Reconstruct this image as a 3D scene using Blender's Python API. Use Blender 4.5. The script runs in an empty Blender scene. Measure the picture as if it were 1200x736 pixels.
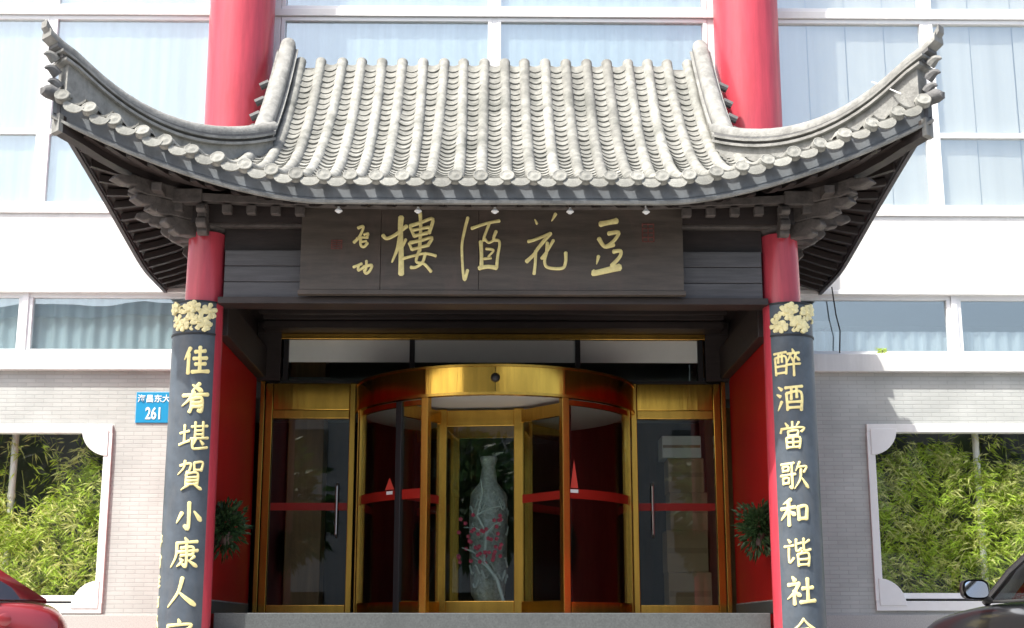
import bpy, math, random
from mathutils import Vector, Matrix
random.seed(7)
R = math.radians
scene = bpy.context.scene
col = scene.collection

# ------------------------------------------------------------------ camera, sky, sun, exposure
F_PX, PW, PH = 1650.0, 1200.0, 736.0
CAM = Vector((0.0, -16.0, -0.2))
PITCH = math.atan(372 / F_PX); YAW = math.atan(22 / F_PX)
FW = Vector((math.sin(YAW) * math.cos(PITCH), math.cos(YAW) * math.cos(PITCH), math.sin(PITCH)))
RT = Vector((math.cos(YAW), -math.sin(YAW), 0)); UP = RT.cross(FW)
cam_data = bpy.data.cameras.new('camera'); cam = bpy.data.objects.new('camera', cam_data); col.objects.link(cam)
cam_data.sensor_width = 36.0; cam_data.lens = 36.0 * F_PX / PW; cam_data.clip_end = 2000
cam.matrix_world = Matrix(((RT.x, UP.x, -FW.x, CAM.x), (RT.y, UP.y, -FW.y, CAM.y), (RT.z, UP.z, -FW.z, CAM.z), (0, 0, 0, 1)))
scene.camera = cam

def at(px, py, Y):                       # a photo pixel and the depth of the thing it lies on -> a point
    d = FW + RT * ((px - PW / 2) / F_PX) + UP * ((PH / 2 - py) / F_PX)
    return CAM + d * ((Y - CAM.y) / d.y)

SUN_FROM = Vector((-1.2, -1.0, 2.4)).normalized()
world = bpy.data.worlds.new('World'); scene.world = world; world.use_nodes = True
wn = world.node_tree.nodes; wl = world.node_tree.links
sky = wn.new('ShaderNodeTexSky'); sky.sky_type = 'NISHITA'; sky.sun_disc = False
sky.sun_elevation = math.asin(SUN_FROM.z); sky.sun_rotation = math.atan2(SUN_FROM.x, SUN_FROM.y)
sky.air_density = 1.2; sky.dust_density = 5.0
wl.new(sky.outputs[0], wn['Background'].inputs[0]); wn['Background'].inputs[1].default_value = 0.15
sun_data = bpy.data.lights.new('sun', 'SUN'); sun_data.energy = 3.7; sun_data.angle = R(0.6); sun_data.color = (1.0, 0.975, 0.91)
sun = bpy.data.objects.new('sun', sun_data); col.objects.link(sun)
sun.rotation_euler = (-SUN_FROM).to_track_quat('-Z', 'Y').to_euler(); sun.location = (-12, -12, 20)
vs = scene.view_settings; vs.view_transform = 'Standard'; vs.look = 'None'; vs.exposure = 1.1; vs.gamma = 1.0

# ------------------------------------------------------------------ materials
def mat(name, base, rough=0.6, metal=0.0, spec=0.5, var=0.0, vscale=3.0, dark=None, streak=None, bump=0.0, bscale=60.0, objvar=0.0, coat=0.0, grime=None, grime_scale=1.2):
    m = bpy.data.materials.new(name); m.use_nodes = True
    n = m.node_tree.nodes; l = m.node_tree.links; b = n['Principled BSDF']
    b.inputs['Base Color'].default_value = (*base, 1); b.inputs['Roughness'].default_value = rough
    b.inputs['Metallic'].default_value = metal; b.inputs['Specular IOR Level'].default_value = spec
    b.inputs['Coat Weight'].default_value = coat; b.inputs['Coat Roughness'].default_value = 0.12
    tc = n.new('ShaderNodeTexCoord'); vec = tc.outputs['Object']
    if streak:
        mp = n.new('ShaderNodeMapping'); mp.inputs['Scale'].default_value = streak; l.new(vec, mp.inputs[0]); vec = mp.outputs[0]
    out = None
    if var or dark:
        nz = n.new('ShaderNodeTexNoise'); nz.inputs['Scale'].default_value = vscale; nz.inputs['Detail'].default_value = 6; nz.inputs['Roughness'].default_value = 0.65
        l.new(vec, nz.inputs['Vector'])
        rp = n.new('ShaderNodeValToRGB'); rp.color_ramp.elements[0].position = 0.32; rp.color_ramp.elements[1].position = 0.68
        lo = dark if dark else tuple(c * (1 - var) for c in base)
        rp.color_ramp.elements[0].color = (*lo, 1); rp.color_ramp.elements[1].color = (*[min(1, c * (1 + var * 0.5)) for c in base], 1)
        l.new(nz.outputs['Fac'], rp.inputs[0]); out = rp.outputs[0]
    if grime:
        nz = n.new('ShaderNodeTexNoise'); nz.inputs['Scale'].default_value = grime_scale; nz.inputs['Detail'].default_value = 8; nz.inputs['Roughness'].default_value = 0.7
        mpg = n.new('ShaderNodeMapping'); mpg.inputs['Scale'].default_value = (1, 1, 0.35); l.new(tc.outputs['Object'], mpg.inputs[0]); l.new(mpg.outputs[0], nz.inputs['Vector'])
        rp = n.new('ShaderNodeValToRGB'); rp.color_ramp.elements[0].position = 0.5; rp.color_ramp.elements[1].position = 0.78
        rp.color_ramp.elements[0].color = (0, 0, 0, 1); rp.color_ramp.elements[1].color = (1, 1, 1, 1); l.new(nz.outputs['Fac'], rp.inputs[0])
        mx = n.new('ShaderNodeMix'); mx.data_type = 'RGBA'; l.new(rp.outputs[0], mx.inputs['Factor'])
        if out: l.new(out, mx.inputs['A'])
        else: mx.inputs['A'].default_value = (*base, 1)
        mx.inputs['B'].default_value = (*grime, 1); out = mx.outputs['Result']
    if objvar:
        oi = n.new('ShaderNodeObjectInfo'); mr = n.new('ShaderNodeMapRange'); mr.inputs['To Min'].default_value = 1 - objvar; mr.inputs['To Max'].default_value = 1 + objvar
        l.new(oi.outputs['Random'], mr.inputs['Value']); hs = n.new('ShaderNodeHueSaturation'); l.new(mr.outputs[0], hs.inputs['Value'])
        if out: l.new(out, hs.inputs['Color'])
        else: hs.inputs['Color'].default_value = (*base, 1)
        out = hs.outputs[0]
    if out: l.new(out, b.inputs['Base Color'])
    if bump:
        bz = n.new('ShaderNodeTexNoise'); bz.inputs['Scale'].default_value = bscale; bz.inputs['Detail'].default_value = 5; l.new(vec, bz.inputs['Vector'])
        bm = n.new('ShaderNodeBump'); bm.inputs['Strength'].default_value = bump; bm.inputs['Distance'].default_value = 0.02
        l.new(bz.outputs['Fac'], bm.inputs['Height']); l.new(bm.outputs[0], b.inputs['Normal'])
    return m

def glass_mat(name, tint=(0.9, 0.95, 0.95), refl=1.45, add=0.0, gcol=(1, 1, 1), wave=0.0, rough=0.0):
    m = bpy.data.materials.new(name); m.use_nodes = True
    n = m.node_tree.nodes; l = m.node_tree.links; n.remove(n['Principled BSDF'])
    tr = n.new('ShaderNodeBsdfTransparent'); tr.inputs[0].default_value = (*tint, 1)
    gl = n.new('ShaderNodeBsdfGlossy'); gl.inputs['Color'].default_value = (*gcol, 1); gl.inputs['Roughness'].default_value = rough
    lw = n.new('ShaderNodeLayerWeight'); lw.inputs['Blend'].default_value = 0.5
    fr = n.new('ShaderNodeMath'); fr.operation = 'POWER'; fr.inputs[1].default_value = 4.5; l.new(lw.outputs['Facing'], fr.inputs[0])
    r0 = ((refl - 1) / (refl + 1)) ** 2 + add
    ad = n.new('ShaderNodeMath'); ad.operation = 'MULTIPLY_ADD'; ad.use_clamp = True; ad.inputs[1].default_value = 1 - r0; ad.inputs[2].default_value = r0; l.new(fr.outputs[0], ad.inputs[0])
    if wave:
        tc = n.new('ShaderNodeTexCoord'); nz = n.new('ShaderNodeTexNoise'); nz.inputs['Scale'].default_value = 1.3; nz.inputs['Detail'].default_value = 1
        bm = n.new('ShaderNodeBump'); bm.inputs['Strength'].default_value = wave; bm.inputs['Distance'].default_value = 0.05
        l.new(tc.outputs['Object'], nz.inputs['Vector']); l.new(nz.outputs['Fac'], bm.inputs['Height']); l.new(bm.outputs[0], gl.inputs['Normal'])
    mx = n.new('ShaderNodeMixShader'); l.new(ad.outputs[0], mx.inputs[0]); l.new(tr.outputs[0], mx.inputs[1]); l.new(gl.outputs[0], mx.inputs[2])
    l.new(mx.outputs[0], n['Material Output'].inputs['Surface']); return m

def brick_mat():
    m = bpy.data.materials.new('pale_brick'); m.use_nodes = True
    n = m.node_tree.nodes; l = m.node_tree.links; b = n['Principled BSDF']; b.inputs['Roughness'].default_value = 0.85
    tc = n.new('ShaderNodeTexCoord'); sp = n.new('ShaderNodeSeparateXYZ'); cb = n.new('ShaderNodeCombineXYZ')
    l.new(tc.outputs['Object'], sp.inputs[0]); l.new(sp.outputs['X'], cb.inputs['X']); l.new(sp.outputs['Z'], cb.inputs['Y'])
    br = n.new('ShaderNodeTexBrick'); br.inputs['Scale'].default_value = 1.0; br.inputs['Brick Width'].default_value = 0.21; br.inputs['Row Height'].default_value = 0.047
    br.inputs['Mortar Size'].default_value = 0.005; br.inputs['Mortar Smooth'].default_value = 0.3; br.inputs['Bias'].default_value = 0.0
    br.inputs['Color1'].default_value = (0.46, 0.475, 0.455, 1); br.inputs['Color2'].default_value = (0.42, 0.435, 0.418, 1); br.inputs['Mortar'].default_value = (0.38, 0.39, 0.378, 1)
    l.new(cb.outputs[0], br.inputs['Vector'])
    nz = n.new('ShaderNodeTexNoise'); nz.inputs['Scale'].default_value = 1.4; nz.inputs['Detail'].default_value = 9; l.new(tc.outputs['Object'], nz.inputs['Vector'])
    mr = n.new('ShaderNodeMapRange'); mr.inputs['From Min'].default_value = 0.3; mr.inputs['From Max'].default_value = 0.7; mr.inputs['To Min'].default_value = 0.80; mr.inputs['To Max'].default_value = 1.10
    l.new(nz.outputs['Fac'], mr.inputs['Value']); hs = n.new('ShaderNodeHueSaturation'); l.new(mr.outputs[0], hs.inputs['Value']); l.new(br.outputs['Color'], hs.inputs['Color'])
    l.new(hs.outputs[0], b.inputs['Base Color'])
    bm = n.new('ShaderNodeBump'); bm.inputs['Strength'].default_value = 0.5; bm.inputs['Distance'].default_value = 0.006; bm.invert = True
    l.new(br.outputs['Fac'], bm.inputs['Height']); l.new(bm.outputs[0], b.inputs['Normal']); return m

M = {}
M['tile'] = mat('grey_clay_tile', (0.262, 0.262, 0.24), 0.9, spec=0.25, var=0.36, vscale=9, objvar=0.2, bump=0.35, bscale=45, grime=(0.085, 0.09, 0.08), grime_scale=2.2)
M['ridge'] = mat('ridge_clay', (0.27, 0.27, 0.255), 0.9, spec=0.25, var=0.3, vscale=6, bump=0.4, bscale=35, grime=(0.10, 0.10, 0.095), grime_scale=4.0)
M['ridgedark'] = mat('ridge_clay_dark_course', (0.13, 0.13, 0.13), 0.85, var=0.3, vscale=6, bump=0.3)
M['mortar'] = mat('roof_mortar', (0.12, 0.12, 0.11), 0.9, var=0.25, vscale=8)
M['fascia'] = mat('fascia_grey_paint', (0.16, 0.175, 0.19), 0.6, var=0.25, vscale=5, grime=(0.08, 0.08, 0.08), grime_scale=3)
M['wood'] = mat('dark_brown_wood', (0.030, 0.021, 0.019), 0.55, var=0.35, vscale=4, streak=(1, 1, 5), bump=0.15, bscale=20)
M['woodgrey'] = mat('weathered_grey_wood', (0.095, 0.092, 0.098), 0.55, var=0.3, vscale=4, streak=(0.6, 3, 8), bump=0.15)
M['woodcarve'] = mat('carved_weathered_wood', (0.10, 0.085, 0.078), 0.6, var=0.4, vscale=12, bump=0.3, bscale=30)
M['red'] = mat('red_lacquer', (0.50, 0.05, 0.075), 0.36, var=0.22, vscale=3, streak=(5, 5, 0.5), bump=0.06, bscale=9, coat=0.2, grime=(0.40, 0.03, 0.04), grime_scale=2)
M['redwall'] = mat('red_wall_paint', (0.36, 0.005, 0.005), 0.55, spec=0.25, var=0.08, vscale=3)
M['slate'] = mat('slate_lacquer', (0.072, 0.090, 0.112), 0.42, var=0.25, vscale=7, bump=0.05, bscale=80, grime=(0.10, 0.105, 0.11), grime_scale=5)
M['signwood'] = mat('signboard_wood', (0.078, 0.062, 0.050), 0.5, var=0.4, vscale=3.0, streak=(0.5, 1, 4.0), bump=0.1, bscale=25, grime=(0.105, 0.072, 0.058), grime_scale=2.5, objvar=0.08)
M['gold'] = mat('gold_leaf', (0.97, 0.80, 0.36), 0.45, metal=0.0, var=0.22, vscale=14, bump=0.1)
M['golddark'] = mat('gold_leaf_pale', (0.85, 0.76, 0.42), 0.5, metal=0.0, var=0.25, vscale=16)
M['brass'] = mat('polished_brass', (0.74, 0.43, 0.075), 0.15, metal=1.0, var=0.22, vscale=2.2, streak=(4, 4, 0.4), bump=0.10, bscale=2.5)
M['brassdull'] = mat('brushed_brass', (0.70, 0.41, 0.08), 0.25, metal=1.0, var=0.2, vscale=2.5, streak=(5, 5, 0.5))
M['seal'] = mat('faded_red_seal', (0.17, 0.055, 0.045), 0.6, var=0.6, vscale=20)
M['darkmetal'] = mat('dark_metal', (0.03, 0.03, 0.032), 0.4, metal=0.4)
M['steel'] = mat('steel', (0.6, 0.6, 0.6), 0.3, metal=1.0)
M['white'] = mat('white_paint', (0.76, 0.76, 0.75), 0.55, var=0.05, vscale=2, grime=(0.66, 0.65, 0.62), grime_scale=1.5)
M['offwhite'] = mat('white_cladding', (0.70, 0.70, 0.685), 0.5, var=0.08, vscale=1.5, streak=(6, 1, 0.4), grime=(0.56, 0.555, 0.535), grime_scale=2.0)
M['frame'] = mat('white_window_frame', (0.78, 0.79, 0.80), 0.4)
M['curtain'] = mat('pale_curtain', (0.46, 0.535, 0.55), 0.9, var=0.16, vscale=2, streak=(5, 1, 0.12))  # vertical streaks paint the shading of the folds into the colour
M['blind'] = mat('cream_blind', (0.62, 0.60, 0.55), 0.9, var=0.12, vscale=1.5, streak=(3, 1, 0.1))
M['drape'] = mat('grey_drape', (0.46, 0.49, 0.51), 0.9, var=0.22, vscale=2.2, streak=(6, 1, 0.15))
M['room'] = mat('room_wall', (0.30, 0.32, 0.33), 0.9)
M['brick'] = brick_mat()
M['granite'] = mat('granite', (0.075, 0.082, 0.082), 0.5, var=0.35, vscale=70, grime=(0.05, 0.055, 0.055), grime_scale=3)
M['granitelight'] = mat('pale_granite', (0.42, 0.41, 0.39), 0.6, var=0.25, vscale=80)
M['paving'] = mat('concrete_paving', (0.36, 0.35, 0.33), 0.85, var=0.2, vscale=1.3, bump=0.15)
M['asphalt'] = mat('asphalt', (0.055, 0.055, 0.055), 0.9, var=0.25, vscale=40, bump=0.3)
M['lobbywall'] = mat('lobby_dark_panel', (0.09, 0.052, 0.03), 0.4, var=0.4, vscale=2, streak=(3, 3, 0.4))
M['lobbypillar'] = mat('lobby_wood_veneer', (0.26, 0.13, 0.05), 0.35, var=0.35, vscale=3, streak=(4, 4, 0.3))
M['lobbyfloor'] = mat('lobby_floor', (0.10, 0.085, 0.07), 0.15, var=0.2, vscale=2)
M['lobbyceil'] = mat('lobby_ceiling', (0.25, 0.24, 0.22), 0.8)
M['film'] = mat('frosted_film', (0.80, 0.84, 0.80), 0.35, var=0.06, vscale=2)
M['canopy'] = mat('canopy_white', (0.62, 0.63, 0.62), 0.5)
M['glass'] = glass_mat('door_glass', (0.86, 0.90, 0.88), 1.5, 0.0)
M['glassup'] = glass_mat('upper_window_glass', (0.97, 0.99, 0.99), 1.5, 0.17, (0.95, 0.99, 1.0), wave=0.02)
M['glasslow'] = glass_mat('lower_window_glass', (0.92, 0.96, 0.97), 1.5, 0.16, (0.95, 0.98, 1.0), wave=0.04)
M['glassclear'] = glass_mat('clear_glass', (0.985, 0.99, 0.985), 1.4, 0.0)
M['redtape'] = mat('red_film_band', (0.50, 0.03, 0.018), 0.4)
n = M['redtape'].node_tree.nodes; l = M['redtape'].node_tree.links; tb = n.new('ShaderNodeBsdfTransparent'); tb.inputs[0].default_value = (0.8, 0.08, 0.06, 1); mxs = n.new('ShaderNodeMixShader'); mxs.inputs[0].default_value = 0.5
l.new(tb.outputs[0], mxs.inputs[1]); l.new(n['Principled BSDF'].outputs[0], mxs.inputs[2]); l.new(mxs.outputs[0], n['Material Output'].inputs['Surface'])
M['sticker'] = mat('sticker_red', (0.62, 0.06, 0.04), 0.5)
M['stickerw'] = mat('sticker_white', (0.8, 0.8, 0.78), 0.5)
M['bluesign'] = mat('blue_enamel', (0.012, 0.25, 0.48), 0.3)
M['signwhite'] = mat('white_lettering', (0.8, 0.82, 0.82), 0.4)
M['bamboo'] = mat('bamboo_leaf', (0.58, 0.74, 0.12), 0.55, var=0.55, vscale=5, spec=0.3)
M['bamboo2'] = mat('bamboo_leaf_pale', (0.86, 0.90, 0.36), 0.6, var=0.4, vscale=6, spec=0.3)  # paler leaf tone for a random share of the sprays
M['culm'] = mat('bamboo_culm', (0.20, 0.24, 0.06), 0.4, var=0.2, vscale=6)
M['leaf'] = mat('dark_leaf', (0.045, 0.10, 0.035), 0.45, var=0.4, vscale=20)
M['stem'] = mat('stem_brown', (0.09, 0.06, 0.035), 0.8)
M['soil'] = mat('soil', (0.05, 0.04, 0.03), 0.95)
M['terracotta'] = mat('planter_dark', (0.06, 0.035, 0.03), 0.6)
M['carred'] = mat('car_paint_red', (0.24, 0.022, 0.028), 0.3, metal=0.25, coat=0.8)
M['cardark'] = mat('car_paint_charcoal', (0.022, 0.022, 0.026), 0.28, metal=0.3, coat=0.9)
M['carglass'] = glass_mat('car_glass', (0.22, 0.26, 0.26), 1.5, 0.06)
M['rubber'] = mat('black_rubber', (0.02, 0.02, 0.02), 0.7)
M['interior'] = mat('car_interior', (0.05, 0.05, 0.05), 0.9)
M['lamp'] = mat('lamp_lens', (0.55, 0.6, 0.62), 0.1, metal=0.3)
M['taillamp'] = mat('tail_lamp', (0.4, 0.015, 0.015), 0.15)
M['mirrorglass'] = mat('mirror_glass', (0.75, 0.82, 0.85), 0.03, metal=1.0)
M['porcelain'] = mat('pale_carved_vase', (0.42, 0.46, 0.45), 0.3, var=0.4, vscale=30, bump=0.6, bscale=22)
M['blossom'] = mat('pink_blossom', (0.55, 0.06, 0.12), 0.6)
M['branch'] = mat('pale_branch', (0.50, 0.56, 0.55), 0.5)
M['carton'] = mat('cardboard', (0.40, 0.27, 0.15), 0.8, var=0.1)
M['cartonw'] = mat('white_carton', (0.75, 0.77, 0.78), 0.7)
M['tape'] = mat('parcel_tape', (0.30, 0.19, 0.10), 0.3)
M['cable'] = mat('black_cable', (0.02, 0.02, 0.02), 0.6)
M['pipe'] = mat('white_pipe', (0.72, 0.72, 0.70), 0.4)
M['streetwall'] = mat('pale_render', (0.45, 0.44, 0.42), 0.9, var=0.15, vscale=0.4)
M['concrete'] = mat('grey_concrete', (0.16, 0.17, 0.18), 0.9, var=0.2, vscale=2)
for k in ('bamboo', 'bamboo2', 'leaf'):      # a little light passes through the leaves
    n = M[k].node_tree.nodes; l = M[k].node_tree.links; b = n['Principled BSDF']
    src = b.inputs['Base Color'].links[0].from_socket
    t = n.new('ShaderNodeBsdfTranslucent'); l.new(src, t.inputs[0]); mx = n.new('ShaderNodeMixShader'); mx.inputs[0].default_value = 0.5
    l.new(b.outputs[0], mx.inputs[1]); l.new(t.outputs[0], mx.inputs[2]); l.new(mx.outputs[0], n['Material Output'].inputs['Surface'])

# ------------------------------------------------------------------ mesh helpers
class MB:
    def __init__(s): s.v = []; s.f = []
    def add(s, vs, fs):
        o = len(s.v); s.v += [tuple(p) for p in vs]; s.f += [tuple(i + o for i in f) for f in fs]; return s
    def box(s, x0, x1, y0, y1, z0, z1):
        return s.add([(x0, y0, z0), (x1, y0, z0), (x1, y1, z0), (x0, y1, z0), (x0, y0, z1), (x1, y0, z1), (x1, y1, z1), (x0, y1, z1)],
                     [(0, 3, 2, 1), (4, 5, 6, 7), (0, 1, 5, 4), (1, 2, 6, 5), (2, 3, 7, 6), (3, 0, 4, 7)])
    def bar(s, a, b, w, h, up=(0, 0, 1)):          # a straight bar between two points
        a = Vector(a); b = Vector(b); d = (b - a).normalized(); sd = d.cross(Vector(up)).normalized() * (w / 2); u = sd.cross(d).normalized() * (h / 2)
        return s.add([p + i * sd + j * u for p in (a, b) for i, j in ((-1, -1), (1, -1), (1, 1), (-1, 1))],
                     [(0, 3, 2, 1), (4, 5, 6, 7), (0, 1, 5, 4), (1, 2, 6, 5), (2, 3, 7, 6), (3, 0, 4, 7)])
    def tube(s, pts, r, n=10, caps=True):
        pts = [Vector(p) for p in pts]; rs = r if isinstance(r, (list, tuple)) else [r] * len(pts); vs = []; ref = None
        for i, p in enumerate(pts):
            d = (pts[min(i + 1, len(pts) - 1)] - pts[max(i - 1, 0)]).normalized()
            if ref is None: ref = d.orthogonal().normalized()
            ref = (ref - d * ref.dot(d)).normalized(); o = d.cross(ref)
            vs += [p + (ref * math.cos(2 * math.pi * k / n) + o * math.sin(2 * math.pi * k / n)) * rs[i] for k in range(n)]
        fs = [(i * n + k, i * n + (k + 1) % n, (i + 1) * n + (k + 1) % n, (i + 1) * n + k) for i in range(len(pts) - 1) for k in range(n)]
        if caps: fs += [tuple(range(n))[::-1], tuple((len(pts) - 1) * n + k for k in range(n))]
        return s.add(vs, fs)
    def sweep(s, path, prof, side=None, caps=True):  # profile (sideways, up) swept along a path, up stays z
        path = [Vector(p) for p in path]; n = len(prof); vs = []
        for i, p in enumerate(path):
            d = path[min(i + 1, len(path) - 1)] - path[max(i - 1, 0)]; sd = Vector(side) if side else Vector((d.y, -d.x, 0)).normalized()
            vs += [p + sd * a + Vector((0, 0, b)) for a, b in prof]
        fs = [(i * n + k, i * n + (k + 1) % n, (i + 1) * n + (k + 1) % n, (i + 1) * n + k) for i in range(len(path) - 1) for k in range(n)]
        if caps: fs += [tuple(range(n))[::-1], tuple((len(path) - 1) * n + k for k in range(n))]
        return s.add(vs, fs)
    def lathe(s, prof, n=24, c=(0, 0, 0)):
        vs = [(c[0] + r * math.cos(2 * math.pi * k / n), c[1] + r * math.sin(2 * math.pi * k / n), c[2] + z) for r, z in prof for k in range(n)]
        fs = [(i * n + k, i * n + (k + 1) % n, (i + 1) * n + (k + 1) % n, (i + 1) * n + k) for i in range(len(prof) - 1) for k in range(n)]
        fs += [tuple(range(n))[::-1], tuple((len(prof) - 1) * n + k for k in range(n))]
        return s.add(vs, fs)
    def grid(s, fn, nu, nv):
        vs = [fn(i / nu, j / nv) for i in range(nu + 1) for j in range(nv + 1)]
        return s.add(vs, [(i * (nv + 1) + j, (i + 1) * (nv + 1) + j, (i + 1) * (nv + 1) + j + 1, i * (nv + 1) + j + 1) for i in range(nu) for j in range(nv)])
    def plate(s, poly, fn, t):                      # 2D polygon -> slab; fn(u, v, h) gives the point
        n = len(poly); vs = [fn(u, v, 0) for u, v in poly] + [fn(u, v, t) for u, v in poly]
        return s.add(vs, [tuple(range(n)), tuple(range(2 * n - 1, n - 1, -1))] + [(i, i + n, (i + 1) % n + n, (i + 1) % n) for i in range(n)])
    def mesh(s, name, smooth=False):
        m = bpy.data.meshes.new(name); m.from_pydata(s.v, [], s.f); m.validate(); m.update()
        import bmesh
        bm = bmesh.new(); bm.from_mesh(m); bmesh.ops.recalc_face_normals(bm, faces=bm.faces); bm.to_mesh(m); bm.free()
        if smooth:
            for p in m.polygons: p.use_smooth = True
            try: m.set_sharp_from_angle(angle=R(38))
            except Exception: pass
        return m
    def build(s, name, m, parent=None, smooth=False, bevel=0.0):
        me = s.mesh(name, smooth); me.materials.append(M[m]); return link(name, me, parent, bevel=bevel)

def link(name, me, parent=None, loc=None, rot=None, bevel=0.0):
    o = bpy.data.objects.new(name, me); col.objects.link(o); o.parent = parent
    if loc is not None: o.location = loc
    if rot is not None: o.rotation_euler = rot
    if bevel:
        bv = o.modifiers.new('bevel', 'BEVEL'); bv.width = bevel; bv.segments = 2; bv.limit_method = 'ANGLE'
    return o
def thing(name, label, cat, loc=(0, 0, 0), group=None):
    o = bpy.data.objects.new(name, None); col.objects.link(o); o.location = loc; o.empty_display_size = 0.1
    o['label'] = label; o['category'] = cat
    if group: o['group'] = group
    return o
def tag(o, label, cat, group=None):
    o['label'] = label; o['category'] = cat
    if group: o['group'] = group
    return o
def struct(o): o['kind'] = 'structure'; return o
def base_at(root, loc):                             # move an empty to a thing's base without moving its parts
    root.location = loc
    for c in root.children: c.matrix_parent_inverse = Matrix.Translation(-Vector(loc))

# brush strokes --------------------------------------------------
def catmull(pts, k=5):
    if len(pts) < 3:
        (a, b), (c, d) = pts; return [(a + (c - a) * t / k, b + (d - b) * t / k) for t in range(k + 1)]
    q = [pts[0]] + list(pts) + [pts[-1]]; out = []
    for i in range(1, len(q) - 2):
        p0, p1, p2, p3 = q[i - 1:i + 3]
        for t in range(k):
            t /= k
            out.append(tuple(0.5 * (2 * p1[j] + (p2[j] - p0[j]) * t + (2 * p0[j] - 5 * p1[j] + 4 * p2[j] - p3[j]) * t * t + (3 * p1[j] - p0[j] - 3 * p2[j] + p3[j]) * t ** 3) for j in (0, 1)))
    return out + [tuple(pts[-1])]
PROF = {'h': lambda t: 0.95 + 0.25 * abs(2 * t - 1) ** 2, 'v': lambda t: 1.15 - 0.2 * math.sin(math.pi * t), 'p': lambda t: 1.2 - 0.75 * t ** 1.3,
        'n': lambda t: 0.55 + 0.85 * min(t / 0.8, 1) - max(0, t - 0.8) * 2.2, 'd': lambda t: 0.7 + 0.7 * t}
def stroke(mb, pts, w, kind, fn, h):
    p = catmull(pts); n = len(p); L = []; Rr = []; prof = PROF[kind]
    ext = w * 0.32
    def nd(i):
        a = p[max(i - 1, 0)]; b = p[min(i + 1, n - 1)]; d = math.hypot(b[0] - a[0], b[1] - a[1]) or 1e-6; return ((b[0] - a[0]) / d, (b[1] - a[1]) / d)
    seq = []
    d0 = nd(0); seq.append((p[0][0] - d0[0] * ext, p[0][1] - d0[1] * ext, d0, w * prof(0) * 0.5))
    for i in range(n): seq.append((p[i][0], p[i][1], nd(i), w * prof(i / (n - 1))))
    d1 = nd(n - 1); seq.append((p[-1][0] + d1[0] * ext, p[-1][1] + d1[1] * ext, d1, w * prof(1) * 0.5))
    vs = []
    for x, y, d, ww in seq:
        ww *= 0.5
        for a, hh in ((-1, 0), (-1, h * 0.75), (-0.55, h), (0.55, h), (1, h * 0.75), (1, 0)):
            vs.append(fn(x - d[1] * ww * a, y + d[0] * ww * a, hh))
    m = len(seq); fs = [(i * 6 + k, i * 6 + k + 1, (i + 1) * 6 + k + 1, (i + 1) * 6 + k) for i in range(m - 1) for k in range(5)]
    fs += [tuple(range(6)), tuple((m - 1) * 6 + 5 - k for k in range(6))]
    mb.add(vs, fs)
def glyph(spec, w, fn, h, fat=1.0):
    mb = MB()
    for i, s in enumerate(spec.split('|')):
        k, *pt = s.split(); pts = [tuple(float(c) for c in q.split(',')) for q in pt]
        ww = w
        if ':' in k: k, sc = k.split(':'); ww = float(sc)
        stroke(mb, pts, ww * fat, k, fn, h + 0.0006 * i)
    return mb

# ------------------------------------------------------------------ ground, steps
GZ = -0.9
struct(MB().box(-60, 60, -9.0, 1.5, GZ - 0.3, GZ).build('pavement', 'paving'))
struct(MB().box(-300, 300, -300, 300, GZ - 0.8, GZ - 0.45).build('ground', 'paving'))
struct(MB().box(-300, 300, -24, -9.01, GZ - 0.44, GZ - 0.12).build('road', 'asphalt'))
steps = struct(MB().box(-2.62, 2.62, -2.45, -0.06, GZ, -0.03).build('entrance_steps', 'granite', bevel=0.006))
for i in range(5):
    z1 = -0.03 - 0.145 * (i + 1) - (0.01 if i == 0 else 0)
    MB().box(-2.55, 2.55, -2.45 - 0.32 * (i + 1), -2.452 - 0.32 * i, GZ, z1).build('step', 'granitelight', steps, bevel=0.005)

# ------------------------------------------------------------------ the building behind
bld = thing('restaurant_building', 'white clad building with ribbon windows and pale brick ground floor behind the portico', 'building', (0, 0, GZ))
def bpart(mb, name, m, parent=None, smooth=False, bevel=0.0):
    o = mb.build(name, m, parent or bld, smooth, bevel)
    if parent is None: o.matrix_parent_inverse = Matrix.Translation((0, 0, -GZ))
    return o
XE = 9.0
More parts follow.
